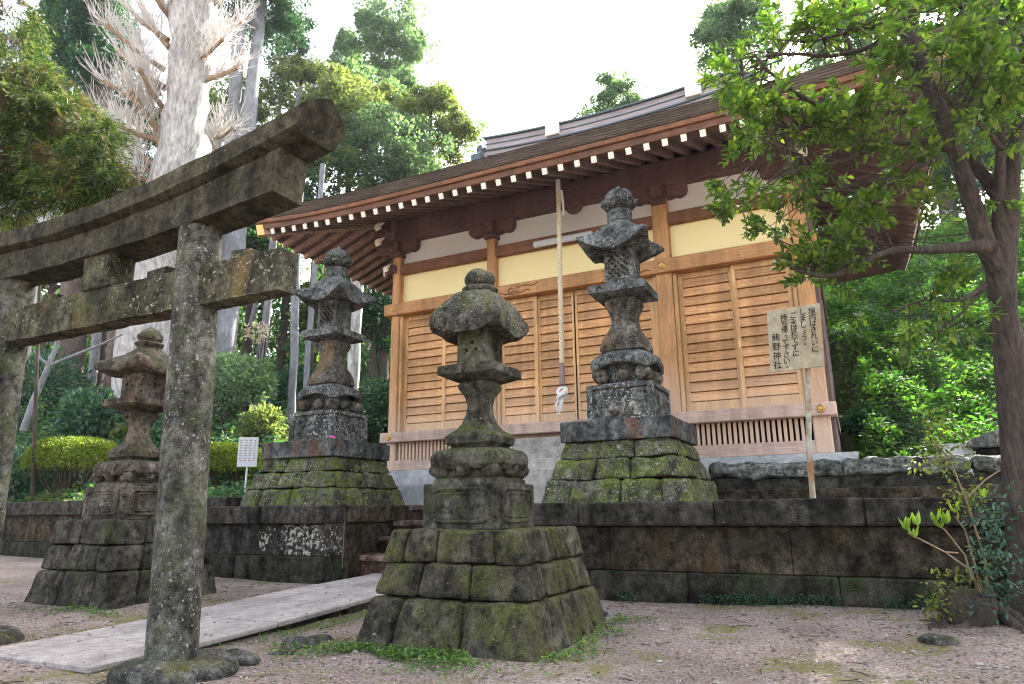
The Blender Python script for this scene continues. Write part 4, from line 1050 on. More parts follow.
for k_ in range(9): m.tube([(-4.67+q.uniform(-.05, .05), 11.69+q.uniform(-.04, .04), 3.25), (-4.70+q.uniform(-.08, .06), 11.69+q.uniform(-.05, .05), 3.08), (-4.73+q.uniform(-.09, .07), 11.69, 2.93+q.uniform(-.05, .08))], [.022, .016, .006], 5)
m.build('white_knot', 'ropew', t, 60)
m = MB(); m.tube([(-4.56, 11.72, 7.38), (-4.53, 11.72, 7.1), (-4.525, 11.72, 6.85)], [.03, .026, .02], 7); m.build('rope_tail', 'ropew', t, 60)
m = MB(); m.tube([(-4.615, 11.7, 7.36), (-4.615, 11.7, 7.62)], .05, 10); m.build('hook_sleeve', 'greypl', t)
m = MB(); m.lathe((0, 0), [(.02, -.07), (.15, -.07), (.19, -.03), (.19, .03), (.15, .07), (.02, .07)], 24)
for p in m.v: p.x, p.y, p.z = -4.46+p.x, 12.15+p.z, 7.22+p.y
tag(m.build('gong', 'wdarkx'), 'dark red round gong hanging under the eave behind the rope top', 'gong')
m = MB(); m.box(-5.53, -4.20, 12.44, 12.515, 6.60, 6.745, .03)
lp = m.build('lamp_casing', 'greypl'); tag(lp, 'long pale grey lamp casing fixed above the cream panel behind the bell rope', 'light fixture')

# ------------------------------------------------------------------ signs
def txt(ch, size):
    cu = bpy.data.curves.new('t', 'FONT'); cu.body = ch; cu.size = size; cu.extrude = .002; cu.align_x = 'CENTER'; cu.align_y = 'CENTER'; cu.offset = .0012
    ob = bpy.data.objects.new('t', cu); COL.objects.link(ob); bpy.context.view_layer.update()
    me = bpy.data.meshes.new_from_object(ob.evaluated_get(bpy.context.evaluated_depsgraph_get()))
    r = ([v.co.copy() for v in me.vertices], [tuple(p.vertices) for p in me.polygons])
    bpy.data.objects.remove(ob); bpy.data.curves.remove(cu); bpy.data.meshes.remove(me); return r
t = thing('notice_sign', 'weathered wooden notice board of Japanese writing on a rusty pole before the right doors', 'sign', (-.45, 9.6, 1.27))
SY = 9.6; bc_ = Vector((-.466, SY, 3.378)); tilt = R(-2.0)
def sgn_(u, v, d=0):  # board coordinates
    return Vector((bc_.x+u*math.cos(tilt)-v*math.sin(tilt)*1.0, bc_.y+d+v*.03, bc_.z+u*math.sin(-tilt)*1.0+v*math.cos(tilt)))
bw, bh = .335, .43
m = MB(); m.hexa([sgn_(u, v, d) for v in (-bh, bh) for d in (-.014, .014) for u in (-bw, bw)], .006); bd = m.build('board', 'board', t)
m = MB()
cols = ['境内はきれいに', 'しましょう。', 'ごみは捨てずに', '持ち帰って下さい。', '熊野神社']
for ci, s_ in enumerate(cols):
    u = .232-.118*ci
    if ci < 4: v0, st, sz = .335-.012*ci, .088 if ci < 3 else .086, .088
    else: v0, st, sz = .035, .125, .104
    if ci == 1: v0 = .335
    for i, ch in enumerate(s_):
        vv, ff = txt(ch, sz*1.12)
        uu, v = u, v0-st*i
        if ch == '。': uu += .03; v += .03
        if ch in 'ょっ': sc = .72; uu += .008
        else: sc = 1
        m.add([sgn_(uu+p.x*sc*.92, v+p.y*sc, -.0155-p.z) for p in vv], ff)
m.build('lettering', 'ink', bd, 0)
m = MB(); m.tube([(-.30, SY+.04, 3.6), (-.36, SY+.04, 2.9), (-.455, SY+.04, 1.9), (-.475, SY+.04, 1.2)], [.032, .034, .036, .038], 10); m.build('pole', 'pole', t)
# small sign among the bushes at left
t = thing('small_sign', 'small white notice on a thin post before the round bush at left', 'sign', tuple(at(248, 490, 15.0)))
p0 = at(248, 452, 15.0); xr = Vector((.83, .55, 0)); 
def ss(u, v, d): return p0+xr*u+Vector((0, 0, v))+Vector((.55, -.83, 0))*d
m = MB(); m.hexa([ss(u, v, d) for v in (-.32, .32) for d in (0, .02) for u in (-.21, .21)], .004); bd = m.build('board', 'greypl', t)
m = MB(); q = random.Random(9)
for c_ in range(4):
    v = .25
    while v > -.24:
        for kk in range(3):
            u_ = .14-.095*c_+q.uniform(-.02, .02); m.hexa([ss(u_+du, v+dv+q.uniform(-.012, .012), dd) for dv in (-.004, .004) for dd in (.021, .023) for du in (-.015, .015)], .001)
        v -= .055
m.build('faded_writing', 'grip', bd, 0)
m = MB(); m.tube([ss(0, -.3, -.02), ss(0, -1.35, -.02)], .022, 8); m.build('post', 'greypl', t)

# stone marker and little stone shrine at the right rear
m = MB(); m.box(1.36, 1.76, 12.95, 13.25, 1.2, 2.15, .02); m.rough(.012, 4, .005, 20)
tag(m.build('stone_marker', 'plat'), 'plain blue-grey upright stone slab beside the little stone shrine at right', 'stone marker')
t = thing('stone_shrine', 'little stone shrine with a flat eaved roof between the grey slab and the tree trunk', 'miniature shrine', (2.05, 13.2, 1.27))
MB().box(1.72, 2.5, 12.85, 13.6, 1.2, 1.62, .02).rough(.01, 4).build('base', 'bstone', t)
MB().box(1.86, 2.36, 12.98, 13.45, 1.62, 2.06, .015).build('body', 'wallbase', t)
m = MB(); m.prism([(-.45, 0), (-.40, .09), (-.1, .20), (0, .24), (.1, .20), (.40, .09), (.45, 0), (.38, -.03), (-.38, -.03)], 12.75, 13.65, lambda u, v, a: Vector((2.1+u, a, 2.09+v))); m.rough(.01, 5); m.build('roof', 'rock', t, 30)

# ------------------------------------------------------------------ boulders & rocks
def boulder(name, label, c, r, sc, seed, mat='bstone'):
    m = MB(); m.ball((0, 0, 0), 1, 22)
    for p in m.v:
        d = 1+.28*noise.noise(p*1.1+Vector((seed*3, 0, 0)))+.10*noise.noise(p*3+Vector((0, seed, 0)))+.03*noise.noise(p*9)
        p *= d; p.x *= sc[0]*r; p.y *= sc[1]*r; p.z *= sc[2]*r
        p += Vector(c)
    o = m.build(name, mat, None, 60); return tag(o, label, 'rock')
boulder('boulder', 'rounded rock furred with yellow moss at the left edge of the picture by the path', (-7.62, 3.78, .06), .33, (1.1, 1, .75), 1)
g = 'loose rocks along the path'
for i, (px, py, r, lb) in enumerate([(240, 660, .14, 'lumpy stone touching the near gate pillar base on its right'), (300, 645, .12, 'low brown stone half sunk beside the path, right of the gate pillar'), (283, 652, .09, 'small stone between two larger ones right of the gate pillar'), (320, 640, .10, 'flat stone nearest the front plinth along the path edge'), (598, 622, .09, 'stone at the right rear corner foot of the front plinth'), (940, 652, .10, 'flat dark stone on the ground left of the tree roots')]):
    r_ = ray(px, py); s_ = (T(-3, 5)-H)/r_.z; p = cC+r_*s_
    o = boulder('rock', lb, (p.x, p.y, T(p.x, p.y)+r*.1), r, (1.5, 1, .6), 10+i); o['group'] = g

# ------------------------------------------------------------------ ground litter
def scatter(n, x0, x1, y0, y1, dens=None):
    out = []
    while len(out) < n:
        x = rnd.uniform(x0, x1); y = rnd.uniform(y0, y1)
        if abs(x+3.33) < .95 and abs(y-6.27) < .95: continue
        if abs(x+9.1) < .85 and abs(y-6.55) < .85: continue
        onp = -7.12 < x < -5.5 and y > 3.72
        if onp and rnd.random() > .10: continue
        if dens and rnd.random() > dens(x, y): continue
        out.append((x, y, (pz(y)+.004) if onp else T(x, y)+.004))
    return np.array(out)
dn = lambda x, y: sstep(-.25, .35, noise.noise(Vector((x*.8, y*.8, 2)))+.15)
P = scatter(26000, -11, 2.5, 2.8, 8.6, dn); D = rdirs(len(P)); D[:, 2] *= .25; N = rdirs(len(P))*.5; N[:, 2] = 1
o = leafmesh('fallen_petals', P, D, N, rng.uniform(.012, .032, len(P)), rng.uniform(.008, .018, len(P)), 'petal', None, False)
tag(o, 'mauve fallen petals and leaf bits strewn over the gravel', 'leaf litter', None, 'stuff')
P = scatter(520, -10, 2.5, 2.9, 8.5); D = rdirs(len(P)); D[:, 2] *= .12; N = rdirs(len(P))*.35; N[:, 2] += 1; P[:, 2] += .006
MAT['dryleaf'] = leafm('dry_leaf', (.07, .04, .02), (.17, .10, .05), (.30, .22, .10), .15)
tag(leafmesh('fallen_leaves', P, D, N, rng.uniform(.035, .075, len(P)), rng.uniform(.016, .03, len(P)), 'dryleaf', None, True, .2), 'dry brown leaves lying about on the gravel', 'leaf litter', None, 'stuff')
m = MB(); P = scatter(150, -10, 2.4, 2.9, 8.5)
for p in P:
    a = rnd.uniform(0, 6.28); l = rnd.uniform(.06, .24); v = Vector((math.cos(a), math.sin(a), 0))
    p = Vector(p); e = p+v*l; mid = p+v*l*.5+Vector((-v.y, v.x, 0))*l*rnd.uniform(-.15, .15)
    m.tube([(p.x, p.y, T(p.x, p.y)+.008), (mid.x, mid.y, T(mid.x, mid.y)+.012), (e.x, e.y, T(e.x, e.y)+.007)], [.004, .0035, .002], 4)
tag(m.build('fallen_twigs', 'bark_dark', None, 60), 'short dead twigs scattered over the ground', 'twigs', None, 'stuff')
m = MB(); P = scatter(1500, -10, 2.5, 2.9, 8.5)
for p in P: m.ball(p, rnd.uniform(.006, .018)*(1.6 if rnd.random() < .1 else 1), 6, (1.2, 1, .6))
tag(m.build('pebbles', 'pebble', None, 60), 'small pebbles scattered on the ground', 'pebbles', None, 'stuff')
# low clover and moss tufts round the plinths
pts = []
for _ in range(5200):
    a = rnd.random()
    if a < .62: x = rnd.gauss(-3.6, .55); y = 5.3-abs(rnd.gauss(0, .28))
    elif a < .8: x = -2.38+abs(rnd.gauss(0, .2)); y = rnd.uniform(5.3, 7.4)
    elif a < .9: x = rnd.gauss(-8.6, .5); y = 5.65-abs(rnd.gauss(0, .2))
    else: x = -5.45+abs(rnd.gauss(0, .12)); y = rnd.uniform(4.6, 8)
    if noise.noise(Vector((x*2.2, y*2.2, 5))) < -.12: continue
    pts.append((x, y, T(x, y)+rnd.uniform(.005, .05)))
P = np.array(pts); D = rdirs(len(P)); D[:, 2] = abs(D[:, 2])*.4; N = rdirs(len(P))*.6; N[:, 2] = 1
tag(leafmesh('clover', P, D, N, rng.uniform(.018, .045, len(P)), rng.uniform(.014, .03, len(P)), 'fern'), 'small green clover and moss growing at the foot of the plinths', 'ground cover', None, 'stuff')
pts = []
for _ in range(2600):
    x = rnd.uniform(-4.7, 2.5); y = 8.62-abs(rnd.gauss(0, .07)); 
    if noise.noise(Vector((x*1.7, y, 8))) < -.05: continue
    pts.append((x, y, T(x, y)+rnd.uniform(0, .12)))
P = np.array(pts); D = rdirs(len(P)); N = rdirs(len(P))
tag(leafmesh('weeds', P, D, N, rng.uniform(.02, .05, len(P)), rng.uniform(.012, .025, len(P)), 'leaf_dark'), 'dark little weeds along the foot of the right wall', 'weeds', None, 'stuff')

# ------------------------------------------------------------------ tree kit
def crown_mesh(name, kind, mat, seed, nclump=70, per=110):
    g = np.random.default_rng(seed); Pp, Dd, Ls = [], [], []
    for c in range(nclump):
        if kind == 'broad':
            d = rdirs(1, g)[0]; d[2] = d[2]*.9+.1; r = g.uniform(.35, 1.25)**.6
            ctr = d*r*np.array([.82, .82, .85]); cr = g.uniform(.11, .33)
            q = rdirs(per, g)*(g.uniform(.25, 1, (per, 1))**.5)*cr*np.array([1, 1, .7])
            Pp.append(ctr+q); dd = q/cr+rdirs(per, g)*.8+d*.3; Dd.append(dd); Ls.append(np.full(per, .075))
        elif kind == 'cone':
            h = g.uniform(0, 1)**.8; a = g.uniform(0, 2*np.pi); R_ = (1.02-h*.93)*g.uniform(.55, 1)
            ctr = np.array([R_*np.cos(a), R_*np.sin(a), h*2.6-1.3-.25*R_]); cr = g.uniform(.17, .30)*(1.15-.5*h)
            q = rdirs(per, g)*(g.uniform(.15, 1, (per, 1))**.5)*cr*np.array([1, 1, .8])
            Pp.append(ctr+q); out = np.array([np.cos(a), np.sin(a), -.35]); Dd.append(q/cr*.7+out*.6+rdirs(per, g)*.5); Ls.append(np.full(per, .078))
        else:   # pads: pine-like flat cloud pads
            d = rdirs(1, g)[0]; ctr = d*g.uniform(.35, 1)*np.array([.95, .95, .85]); cr = g.uniform(.14, .26)
            q = rdirs(per, g)*(g.uniform(.1, 1, (per, 1))**.5)*cr*np.array([1.25, 1.25, .45])
            Pp.append(ctr+q); Dd.append(rdirs(per, g)+np.array([0, 0, .5])); Ls.append(np.full(per, .065))
    P_ = np.concatenate(Pp); D_ = np.concatenate(Dd); L_ = np.concatenate(Ls)*g.uniform(.6, 1.3, len(P_))
    o = leafmesh(name, P_, D_, rdirs(len(P_), g), L_, L_*(.55 if kind != 'cone' else .4), mat, None, False)
    me = o.data; bpy.data.objects.remove(o); return me
CR = {k_: [crown_mesh('crown', kd, mt, sd_*7+3, nc, pr_) for sd_ in range(2)] for k_, kd, mt, nc, pr_ in (
    ('pale_cone', 'cone', 'leaf_pale', 85, 230), ('dark_cone', 'cone', 'leaf_dark', 85, 230), ('yellow', 'broad', 'leaf_yellow', 75, 220), ('green', 'broad', 'leaf_forest', 75, 220), ('dark', 'broad', 'leaf_dark', 75, 220), ('pine', 'pads', 'leaf_dark', 60, 210), ('palebroad', 'broad', 'leaf_pale', 75, 220))}
def tree(name, label, px, py, rpx, depth, kind, trunk_mat='bark_brown', trunk_r=None, zs=1.0, group='trees around the shrine', lean=0, base=None, seed=0):
    """crown centre at pixel (px, py) and given depth; radius rpx in pixels"""
    c = at(px, py, depth); r = rpx/FPX*depth
    bx_, by_ = (base if base else (c.x+lean, c.y)); bz = T(bx_, by_)
    t = thing(name, label, 'tree', (bx_, by_, bz), group)
    tr = trunk_r or max(.12, r*.09); zt_ = c.z+r*.5*zs
    m = MB(); pts = []; rad = []; N_ = 9
    for i in range(N_):
        s = i/(N_-1); z = bz-.3+(zt_-bz+.3)*s
        pts.append((bx_+(c.x-bx_)*s+.12*noise.noise(Vector((z*.3, seed, 1)))*s, by_+(c.y-by_)*s, z)); rad.append(tr*(1.15-.75*s))
    m.tube(pts, rad, 10, .15)
    q = random.Random(seed+int(px))
    for i in range(9):
        s = q.uniform(.6, .98); k_ = int(s*(N_-1)); p = Vector(pts[k_]); a = q.uniform(0, 6.28)
        if p.z < c.z-r*zs: continue
        e = Vector((c.x+math.cos(a)*r*.75, c.y+math.sin(a)*r*.75, p.z+q.uniform(.05, .5)*r))
        m.tube([p, p.lerp(e, .5)+Vector((0, 0, r*.06)), e], [tr*.4, tr*.22, tr*.07], 6)
    m.build('trunk', trunk_mat, t, 60)
    ob = bpy.data.objects.new('crown', CR[kind][seed % 2]); COL.objects.link(ob); ob.parent = t
    ob.location = c-Vector((bx_, by_, bz)); ob.scale = (r, r, r*zs*(1/1.3 if 'cone' in kind else 1)); ob.rotation_euler = (0, 0, seed*1.7)
    return t
# crowns against the sky -- centre of the picture
tree('cedar_tree', 'tallest pale blue-green tree against the white sky, left of centre', 390, 48, 42, 44, 'palebroad', 'bark_blue', zs=1.25, seed=1)
tree('broadleaf_tree', 'pale hazy tree filling the gap below the tallest pale tree at centre', 375, 108, 50, 40, 'palebroad', 'bark_blue', seed=25)
tree('cedar_tree', 'shorter pointed cedar just left of the tallest pale tree at centre', 345, 75, 34, 46, 'pale_cone', 'bark_blue', zs=1.5, seed=2)
tree('broadleaf_tree', 'sunlit yellow-green tree directly above the upswept gate beam end', 352, 118, 52, 34, 'yellow', 'bark_dark', seed=3)
tree('broadleaf_tree', 'sunlit yellow-green tree whose right side fades into the sky above the eave', 430, 128, 48, 36, 'yellow', 'bark_dark', seed=4)
tree('broadleaf_tree', 'dense green tree just over the left slope of the roof edge', 390, 172, 58, 33, 'palebroad', 'bark_dark', seed=5)
tree('broadleaf_tree', 'green tree behind the gate beam end and eave corner', 320, 180, 48, 31, 'green', 'bark_dark', seed=6)
tree('broadleaf_tree', 'bushy olive tree seen between gate beam end and the eave', 300, 95, 42, 37, 'yellow', 'bark_dark', seed=8)
tree('broadleaf_tree', 'round pale crown rising behind the roof ridge at centre right', 612, 112, 36, 46, 'palebroad', 'bark_dark', seed=9)
tree('broadleaf_tree', 'pale rounded crown above the roof left of the leafy branches', 738, 42, 52, 44, 'palebroad', 'bark_dark', seed=10)
tree('cedar_tree', 'blue-green cedar behind the roof at upper right', 845, 30, 60, 34, 'pale_cone', 'bark_dark', zs=1.5, seed=11)
tree('broadleaf_tree', 'dark dense tree whose foliage fills the upper right corner behind the near leaves', 1030, 30, 120, 16.5, 'dark', 'bark_dark', base=(6.6, 15.0), seed=12)
tree('broadleaf_tree', 'dark tree high on the hill seen between the forking limbs of the evergreen', 965, 165, 55, 40, 'dark', 'bark_dark', seed=14)
tree('broadleaf_tree', 'dark tree on the hill just right of the eave end', 935, 110, 60, 46, 'dark', 'bark_dark', seed=13)
tree('broadleaf_tree', 'dark tree on the hill whose crown shows at the top edge above the right eave', 900, -60, 80, 44, 'dark', 'bark_dark', seed=15)
# left side
tree('dark_conifer', 'tall dark conifer at the upper left beside the bare pale tree', 72, 30, 52, 31, 'dark_cone', 'bark_pale', .42, zs=2.0, base=None, seed=16)
tree('pine_tree', 'dark pine with cloud-like pads right of the big bare tree', 262, 5, 52, 31, 'pine', 'bark_blue', .5, lean=-.6, seed=17)
tree('pine_tree', 'small pine crown between bare tree and gate beam', 285, 40, 34, 38, 'pine', 'bark_blue', seed=18)
tree('broadleaf_tree', 'olive tree low behind the bare tree, right of its trunk', 236, 120, 40, 38, 'yellow', 'bark_dark', seed=19)
tree('broadleaf_tree', 'deep green tree low behind the bare tree, left of its trunk', 130, 150, 55, 34, 'dark', 'bark_dark', seed=20)
tree('broadleaf_tree', 'green tree filling the gap under the gate beams at far left', 60, 240, 60, 33, 'green', 'bark_dark', seed=21)
tree('broadleaf_tree', 'green tree behind the right-hand end of the tie beam', 255, 245, 50, 34, 'green', 'bark_dark', seed=22)
tree('broadleaf_tree', 'dark tree under the left eave behind the terrace lantern', 375, 310, 50, 31, 'dark', 'bark_dark', seed=23)
tree('broadleaf_tree', 'olive tree beneath the eave corner, lit from behind', 330, 300, 40, 36, 'yellow', 'bark_dark', seed=24)
# slender bare trunks of the grove (crowns out of the picture above)
def trunk_tree(label, p0, p1, w0, w1, depth, mat, top=8, name='grove_tree', crown=None):
    a = at(*p0, depth); e = at(*p1, depth); bz = T(a.x, a.y)
    e = e+(e-a).normalized()*top
    t = thing(name, label, 'tree', (a.x, a.y, bz), 'bare grove trunks at left')
    d = (e-a); a2 = a-d.normalized()*max(0, (a.z-bz+.3)/max(.3, d.normalized().z))
    m = MB(); pts = [a2.lerp(e, i/14)+Vector((noise.noise(Vector((i*.5, p0[0], 0))), noise.noise(Vector((i*.5, p0[0], 5))), 0))*.06 for i in range(15)]
    m.tube(pts, [(w0+(w1-w0)*i/14)/FPX*depth/2 for i in range(15)], 12, .10); m.build('trunk', mat, t, 60)
    if crown:
        ob = bpy.data.objects.new('crown', CR[crown][0]); COL.objects.link(ob); ob.parent = t
        r = 2.2; ob.location = e-Vector((a.x, a.y, bz))+Vector((0, 0, r*.6)); ob.scale = (r, r, r*1.4)
    return t
trunk_tree('thick brown cedar trunk seen left of the brown lantern under the tie beam', (60, 440), (80, 250), 29, 24, 31, 'bark_brown', 9, crown='dark_cone')
trunk_tree('thin bluish trunk standing between the thick cedar trunk and the brown lantern', (86, 430), (102, 290), 9, 7, 30, 'bark_blue', 8)
trunk_tree('dark trunk immediately left of the brown lantern cap', (106, 430), (120, 290), 13, 12, 28, 'bark_brown', 8)
trunk_tree('stout grey-brown trunk just right of the near gate pillar', (219, 370), (226, 250), 13, 12, 30, 'bark_blue', 15)
trunk_tree('slim pale trunk leaning right below the tie beam end', (243, 360), (262, 270), 5, 5, 33, 'bark_blue', 9)
trunk_tree('slim pale upright trunk right of the leaning one below the tie beam end', (260, 380), (270, 280), 8, 7, 31, 'bark_blue', 6)
trunk_tree('straight lavender-grey pole-like trunk just left of the terrace lantern', (291, 440), (297, 255), 8, 7.5, 24, 'bark_blue', 3)
trunk_tree('thin teal-grey trunk between pole-like trunk and terrace lantern', (301, 440), (313, 290), 6, 5, 27, 'bark_blue', 5)
trunk_tree('pale trunk right behind the shaft of the terrace lantern', (350, 440), (357, 290), 13, 12, 25, 'bark_pale', 3)
# leaning sapling
t = thing('bare_sapling', 'thin pale leaning sapling with one long side branch behind the tie beam', 'tree', tuple(at(28, 415, 22)))
m = MB(); m.tube([at(24, 430, 22), at(34, 400, 22), at(46, 372, 22), at(57, 345, 22), at(62, 300, 22)], [.13, .11, .09, .07, .05], 8); m.build('trunk', 'bark_blue', t, 60)
m = MB(); m.tube([at(50, 365, 22), at(75, 355, 22), at(102, 344, 22), at(123, 334, 22)], [.05, .05, .04, .025], 6); m.tube([at(50, 366, 22), at(40, 358, 22), at(33, 350, 22)], [.04, .03, .02], 6); m.build('branch', 'bark_blue', t, 60)

# pollarded ginkgo
def twig_fan(m, p, d, n, L_, r, q, spread=.8):
    for i in range(n):
        dd = (d+Vector((q.gauss(0, spread), q.gauss(0, spread), q.gauss(.25, spread*.7)))).normalized()
        l = L_*q.uniform(.45, 1.1); pts = [p]
        for k_ in range(3):
            dd = (dd+Vector((q.gauss(0, .2), q.gauss(0, .2), .24))).normalized(); pts.append(pts[-1]+dd*l/3)
        m.tube(pts, [r, r*.8, r*.6, r*.35], 4, cap=False)
        for kk in (1, 2):
            if q.random() < .8:
                d2 = (dd+Vector((q.gauss(0, .6), q.gauss(0, .6), q.gauss(.2, .4)))).normalized(); m.tube([pts[kk], pts[kk]+d2*l*.3, pts[kk]+d2*l*.55+Vector((0, 0, l*.06))], [r*.6, r*.5, r*.3], 3, cap=False)
def pollard(name, label, trunk_px, depth, limbs, twL, twn, twr, seed):
    q = random.Random(seed)
    b0 = at(*trunk_px[0][:2], depth); bz = T(b0.x, b0.y)
    t = thing(name, label, 'tree', (b0.x, b0.y, bz), 'bare pollarded trees')
    pts = [at(x, y, depth) for x, y, w in trunk_px]; rad = [w/2/FPX*depth for x, y, w in trunk_px]
    pts = [Vector((b0.x, b0.y, min(bz-.4, b0.z-.4)))]+pts; rad = [rad[0]*1.1]+rad
    P2, R2 = [], []
    for i in range(len(pts)-1):
        for k_ in range(5): P2.append(pts[i].lerp(pts[i+1], k_/5)); R2.append(rad[i]+(rad[i+1]-rad[i])*k_/5)
    P2.append(pts[-1]); R2.append(rad[-1])
    m = MB(); m.tube(P2, R2, 20, .28); m.rough(.05, 1.2, .03, 4); tr = m.build('trunk', 'bark_pale', t, 60)
    tw = MB()
    for (x0, y0, x1, y1, w) in limbs:
        a = at(x0, y0, depth-.2); e = at(x1, y1, depth+q.uniform(-1.8, .8)); r = w/2/FPX*depth
        mid = a.lerp(e, .5)+Vector((0, 0, (e-a).length*-.06))
        lm = MB(); lm.tube([a, a.lerp(mid, .5), mid, mid.lerp(e, .5), e], [r*1.15, r, r*.95, r*.85, r*.8], 9, .2); lm.ball(e, r*1.1, 8); lm.build('limb', 'bark_limb', t, 60)
        d = (e-a).normalized(); ll_ = (e-a).length
        twig_fan(tw, e, d, 5, twL*.8, twr, q, .35)
        for k_ in range(twn//3):
            u_ = q.uniform(.12, 1); sd2 = Vector((q.gauss(0, 1), q.gauss(0, 1), q.gauss(.35, .6))).normalized()
            twig_fan(tw, a.lerp(e, u_)+Vector((0, 0, -.06*ll_*4*u_*(1-u_)*.8)), (d*.7+sd2*.8).normalized(), 3, twL*(1.0-.35*u_), twr*.85, q, .3)
    for k_ in range(18):
        i = q.randrange(6, len(P2)); a = q.uniform(0, 6.28); p = P2[i]+Vector((math.cos(a), math.sin(a), 0))*R2[i]*.9
        twig_fan(tw, p, Vector((math.cos(a), math.sin(a), .5)), 6, twL*.6, twr*.8, q, .6)
    tw.build('twigs', 'twig', t, 0)
    return t
pollard('bare_tree', 'huge pale pollarded tree with tan stub limbs and white bare twigs at upper left', [(140, 445, 58), (147, 340, 54), (155, 262, 56), (172, 185, 42), (186, 105, 36), (193, 30, 44), (197, -40, 52)], 26,
        [(152, 165, 117, 132, 6), (158, 128, 131, 92, 7), (165, 88, 120, 53, 6), (170, 48, 141, 6, 6), (172, 20, 150, -12, 5), (150, 172, 105, 148, 5), (148, 190, 118, 168, 5), (163, 108, 140, 70, 5), (205, 80, 236, 68, 5), (207, 45, 240, 22, 4), (208, 10, 236, -18, 4), (160, 150, 150, 100, 4), (156, 140, 104, 118, 5), (162, 112, 106, 82, 5), (165, 70, 108, 26, 5), (168, 40, 118, -4, 5), (150, 182, 92, 152, 4), (160, 95, 138, 34, 4), (198, 60, 222, 40, 4)], 1.8, 62, .019, 5)
pollard('bare_tree', 'small pale pollarded tree between the huge bare trunk and the gate beam', [(210, 260, 9), (213, 200, 9), (216, 150, 8), (218, 138, 8)], 28, [(216, 150, 206, 128, 3), (217, 140, 222, 118, 3), (217, 138, 232, 128, 3)], 1.3, 30, .018, 6)
# grey bare thicket behind the gate beam at far left
t = thing('bare_shrub', 'lilac-grey thicket of bare twigs above the gate beam at far left', 'shrub', tuple(at(40, 232, 18)))
m = MB(); q = random.Random(8)
for i in range(46): twig_fan(m, at(q.uniform(2, 75), q.uniform(196, 250), 18+q.uniform(-1, 1)), Vector((q.uniform(-.5, .5), 0, .6)), 10, .9, .014, q, .9)
m.build('twigs', 'twig2', t, 0); m = MB(); m.tube([at(40, 280, 18), at(40, 235, 18), at(45, 215, 18)], [.04, .03, .02], 6)
a = at(46, 420, 18); m.tube([Vector((a.x, a.y, T(a.x, a.y))), at(40, 280, 18)], [.05, .04], 6)
m.build('stem', 'bark_dark', t, 60)

# near cedar bough at left
base = at(-130, 300, 10.2); bz = T(base.x, base.y)
t = thing('cedar_tree', 'near cedar whose drooping needle boughs hang in at the left edge above the gate', 'tree', (base.x, base.y, bz), 'trees around the shrine')
m = MB(); m.tube([(base.x, base.y, bz-.2), (base.x, base.y, 4), (base.x+.05, base.y, 9), (base.x+.1, base.y, 13)], [.36, .33, .26, .16], 14, .1); m.build('trunk', 'bark_brown', t, 60)
clus = [(10, 60, .55), (5, 20, .5), (-20, 100, .6), (20, 110, .55), (45, 118, .5), (62, 108, .42), (80, 122, .42), (97, 133, .34), (35, 150, .5), (60, 158, .45), (85, 160, .4), (100, 172, .40), (112, 186, .3), (70, 188, .4), (40, 185, .4), (92, 196, .30), (8, 160, .5), (-15, 170, .5), (25, 75, .35), (50, 92, .3), (10, 205, .35), (-10, 225, .4), (5, 250, .3)]
Pp, Dd = [], []; br = MB(); q = random.Random(12)
for (x, y, r) in clus:
    c = at(x, y, 10+q.uniform(-.9, .7)); tz = c.z+.5
    br.tube([(base.x, base.y, tz+.4), Vector((base.x, base.y, tz+.5)).lerp(c, .55)+Vector((0, 0, .12)), c], [.055, .035, .012], 6)
    for s_ in range(int(150*r/.4)):
        d = rdirs(1)[0]; e = c+Vector(d*np.array([1, 1, .75]))*r*q.uniform(.35, 1); outd = Vector((d[0], d[1], -.6+d[2]*.4)).normalized()
        n_ = 26; sl_ = q.uniform(.14, .26)
        for k_ in range(n_):
            s = k_/n_; pos = e+outd*sl_*s+Vector((0, 0, -.05*s*s)); rad_ = rdirs(1)[0]
            Pp.append(pos); Dd.append(np.array(outd)*.9+rad_*.75)
br.build('boughs', 'bark_dark', t, 60)
P = np.array([tuple(p) for p in Pp]); D = np.array(Dd)
leafmesh('needles', P, D, rdirs(len(P)), rng.uniform(.07, .14, len(P)), rng.uniform(.009, .015, len(P)), 'needle', t, False)

# ------------------------------------------------------------------ hillside and undergrowth
def cover(name, label, n, region, size, mat, bumps, cat='undergrowth', hgt=(.0, .5)):
    xs, ys, zs = [], [], []
    while len(xs) < n:
        x = rnd.uniform(region[0], region[1]); y = rnd.uniform(region[2], region[3])
        if region[4] and not region[4](x, y): continue
        h = bumps*(.5+.5*noise.noise(Vector((x*.9, y*.9, 3))))+bumps*.35*noise.noise(Vector((x*2.6, y*2.6, 1)))
        z = T(x, y)+max(0, h)*(1 - .45*rnd.random()**2)+rnd.uniform(*hgt)*.3
        xs.append(x); ys.append(y); zs.append(z)
    P_ = np.stack([xs, ys, zs], 1); D_ = rdirs(n); D_[:, 2] = D_[:, 2]*.6-.1; N_ = rdirs(n)*.8; N_[:, 2] += .6; N_[:, 1] -= .3
    o = leafmesh(name, P_, D_, N_, rng.uniform(.6, 1.3, n)*size, rng.uniform(.6, 1.2, n)*size*.5, mat, None, False)
    return tag(o, label, cat, None, 'stuff')
cover('hillside_shrubs', 'dense leafy shrubs covering the steep bank right of the hall', 120000, (-2.5, 12, 13.6, 36, lambda x, y: x < 2.2+(y-10)*.33 and (x > -.03 if y < 20.5 else x > -2.5) and not (1.2 < x < 2.6 and y < 13.9)), .135, 'leaf_hill', 1.1, 'hillside shrubs')
def inleft(x, y):
    px_ = x/max(y, 1); return px_ < -.72 and px_ > -2.4 and not (x > -10 and y < 21)
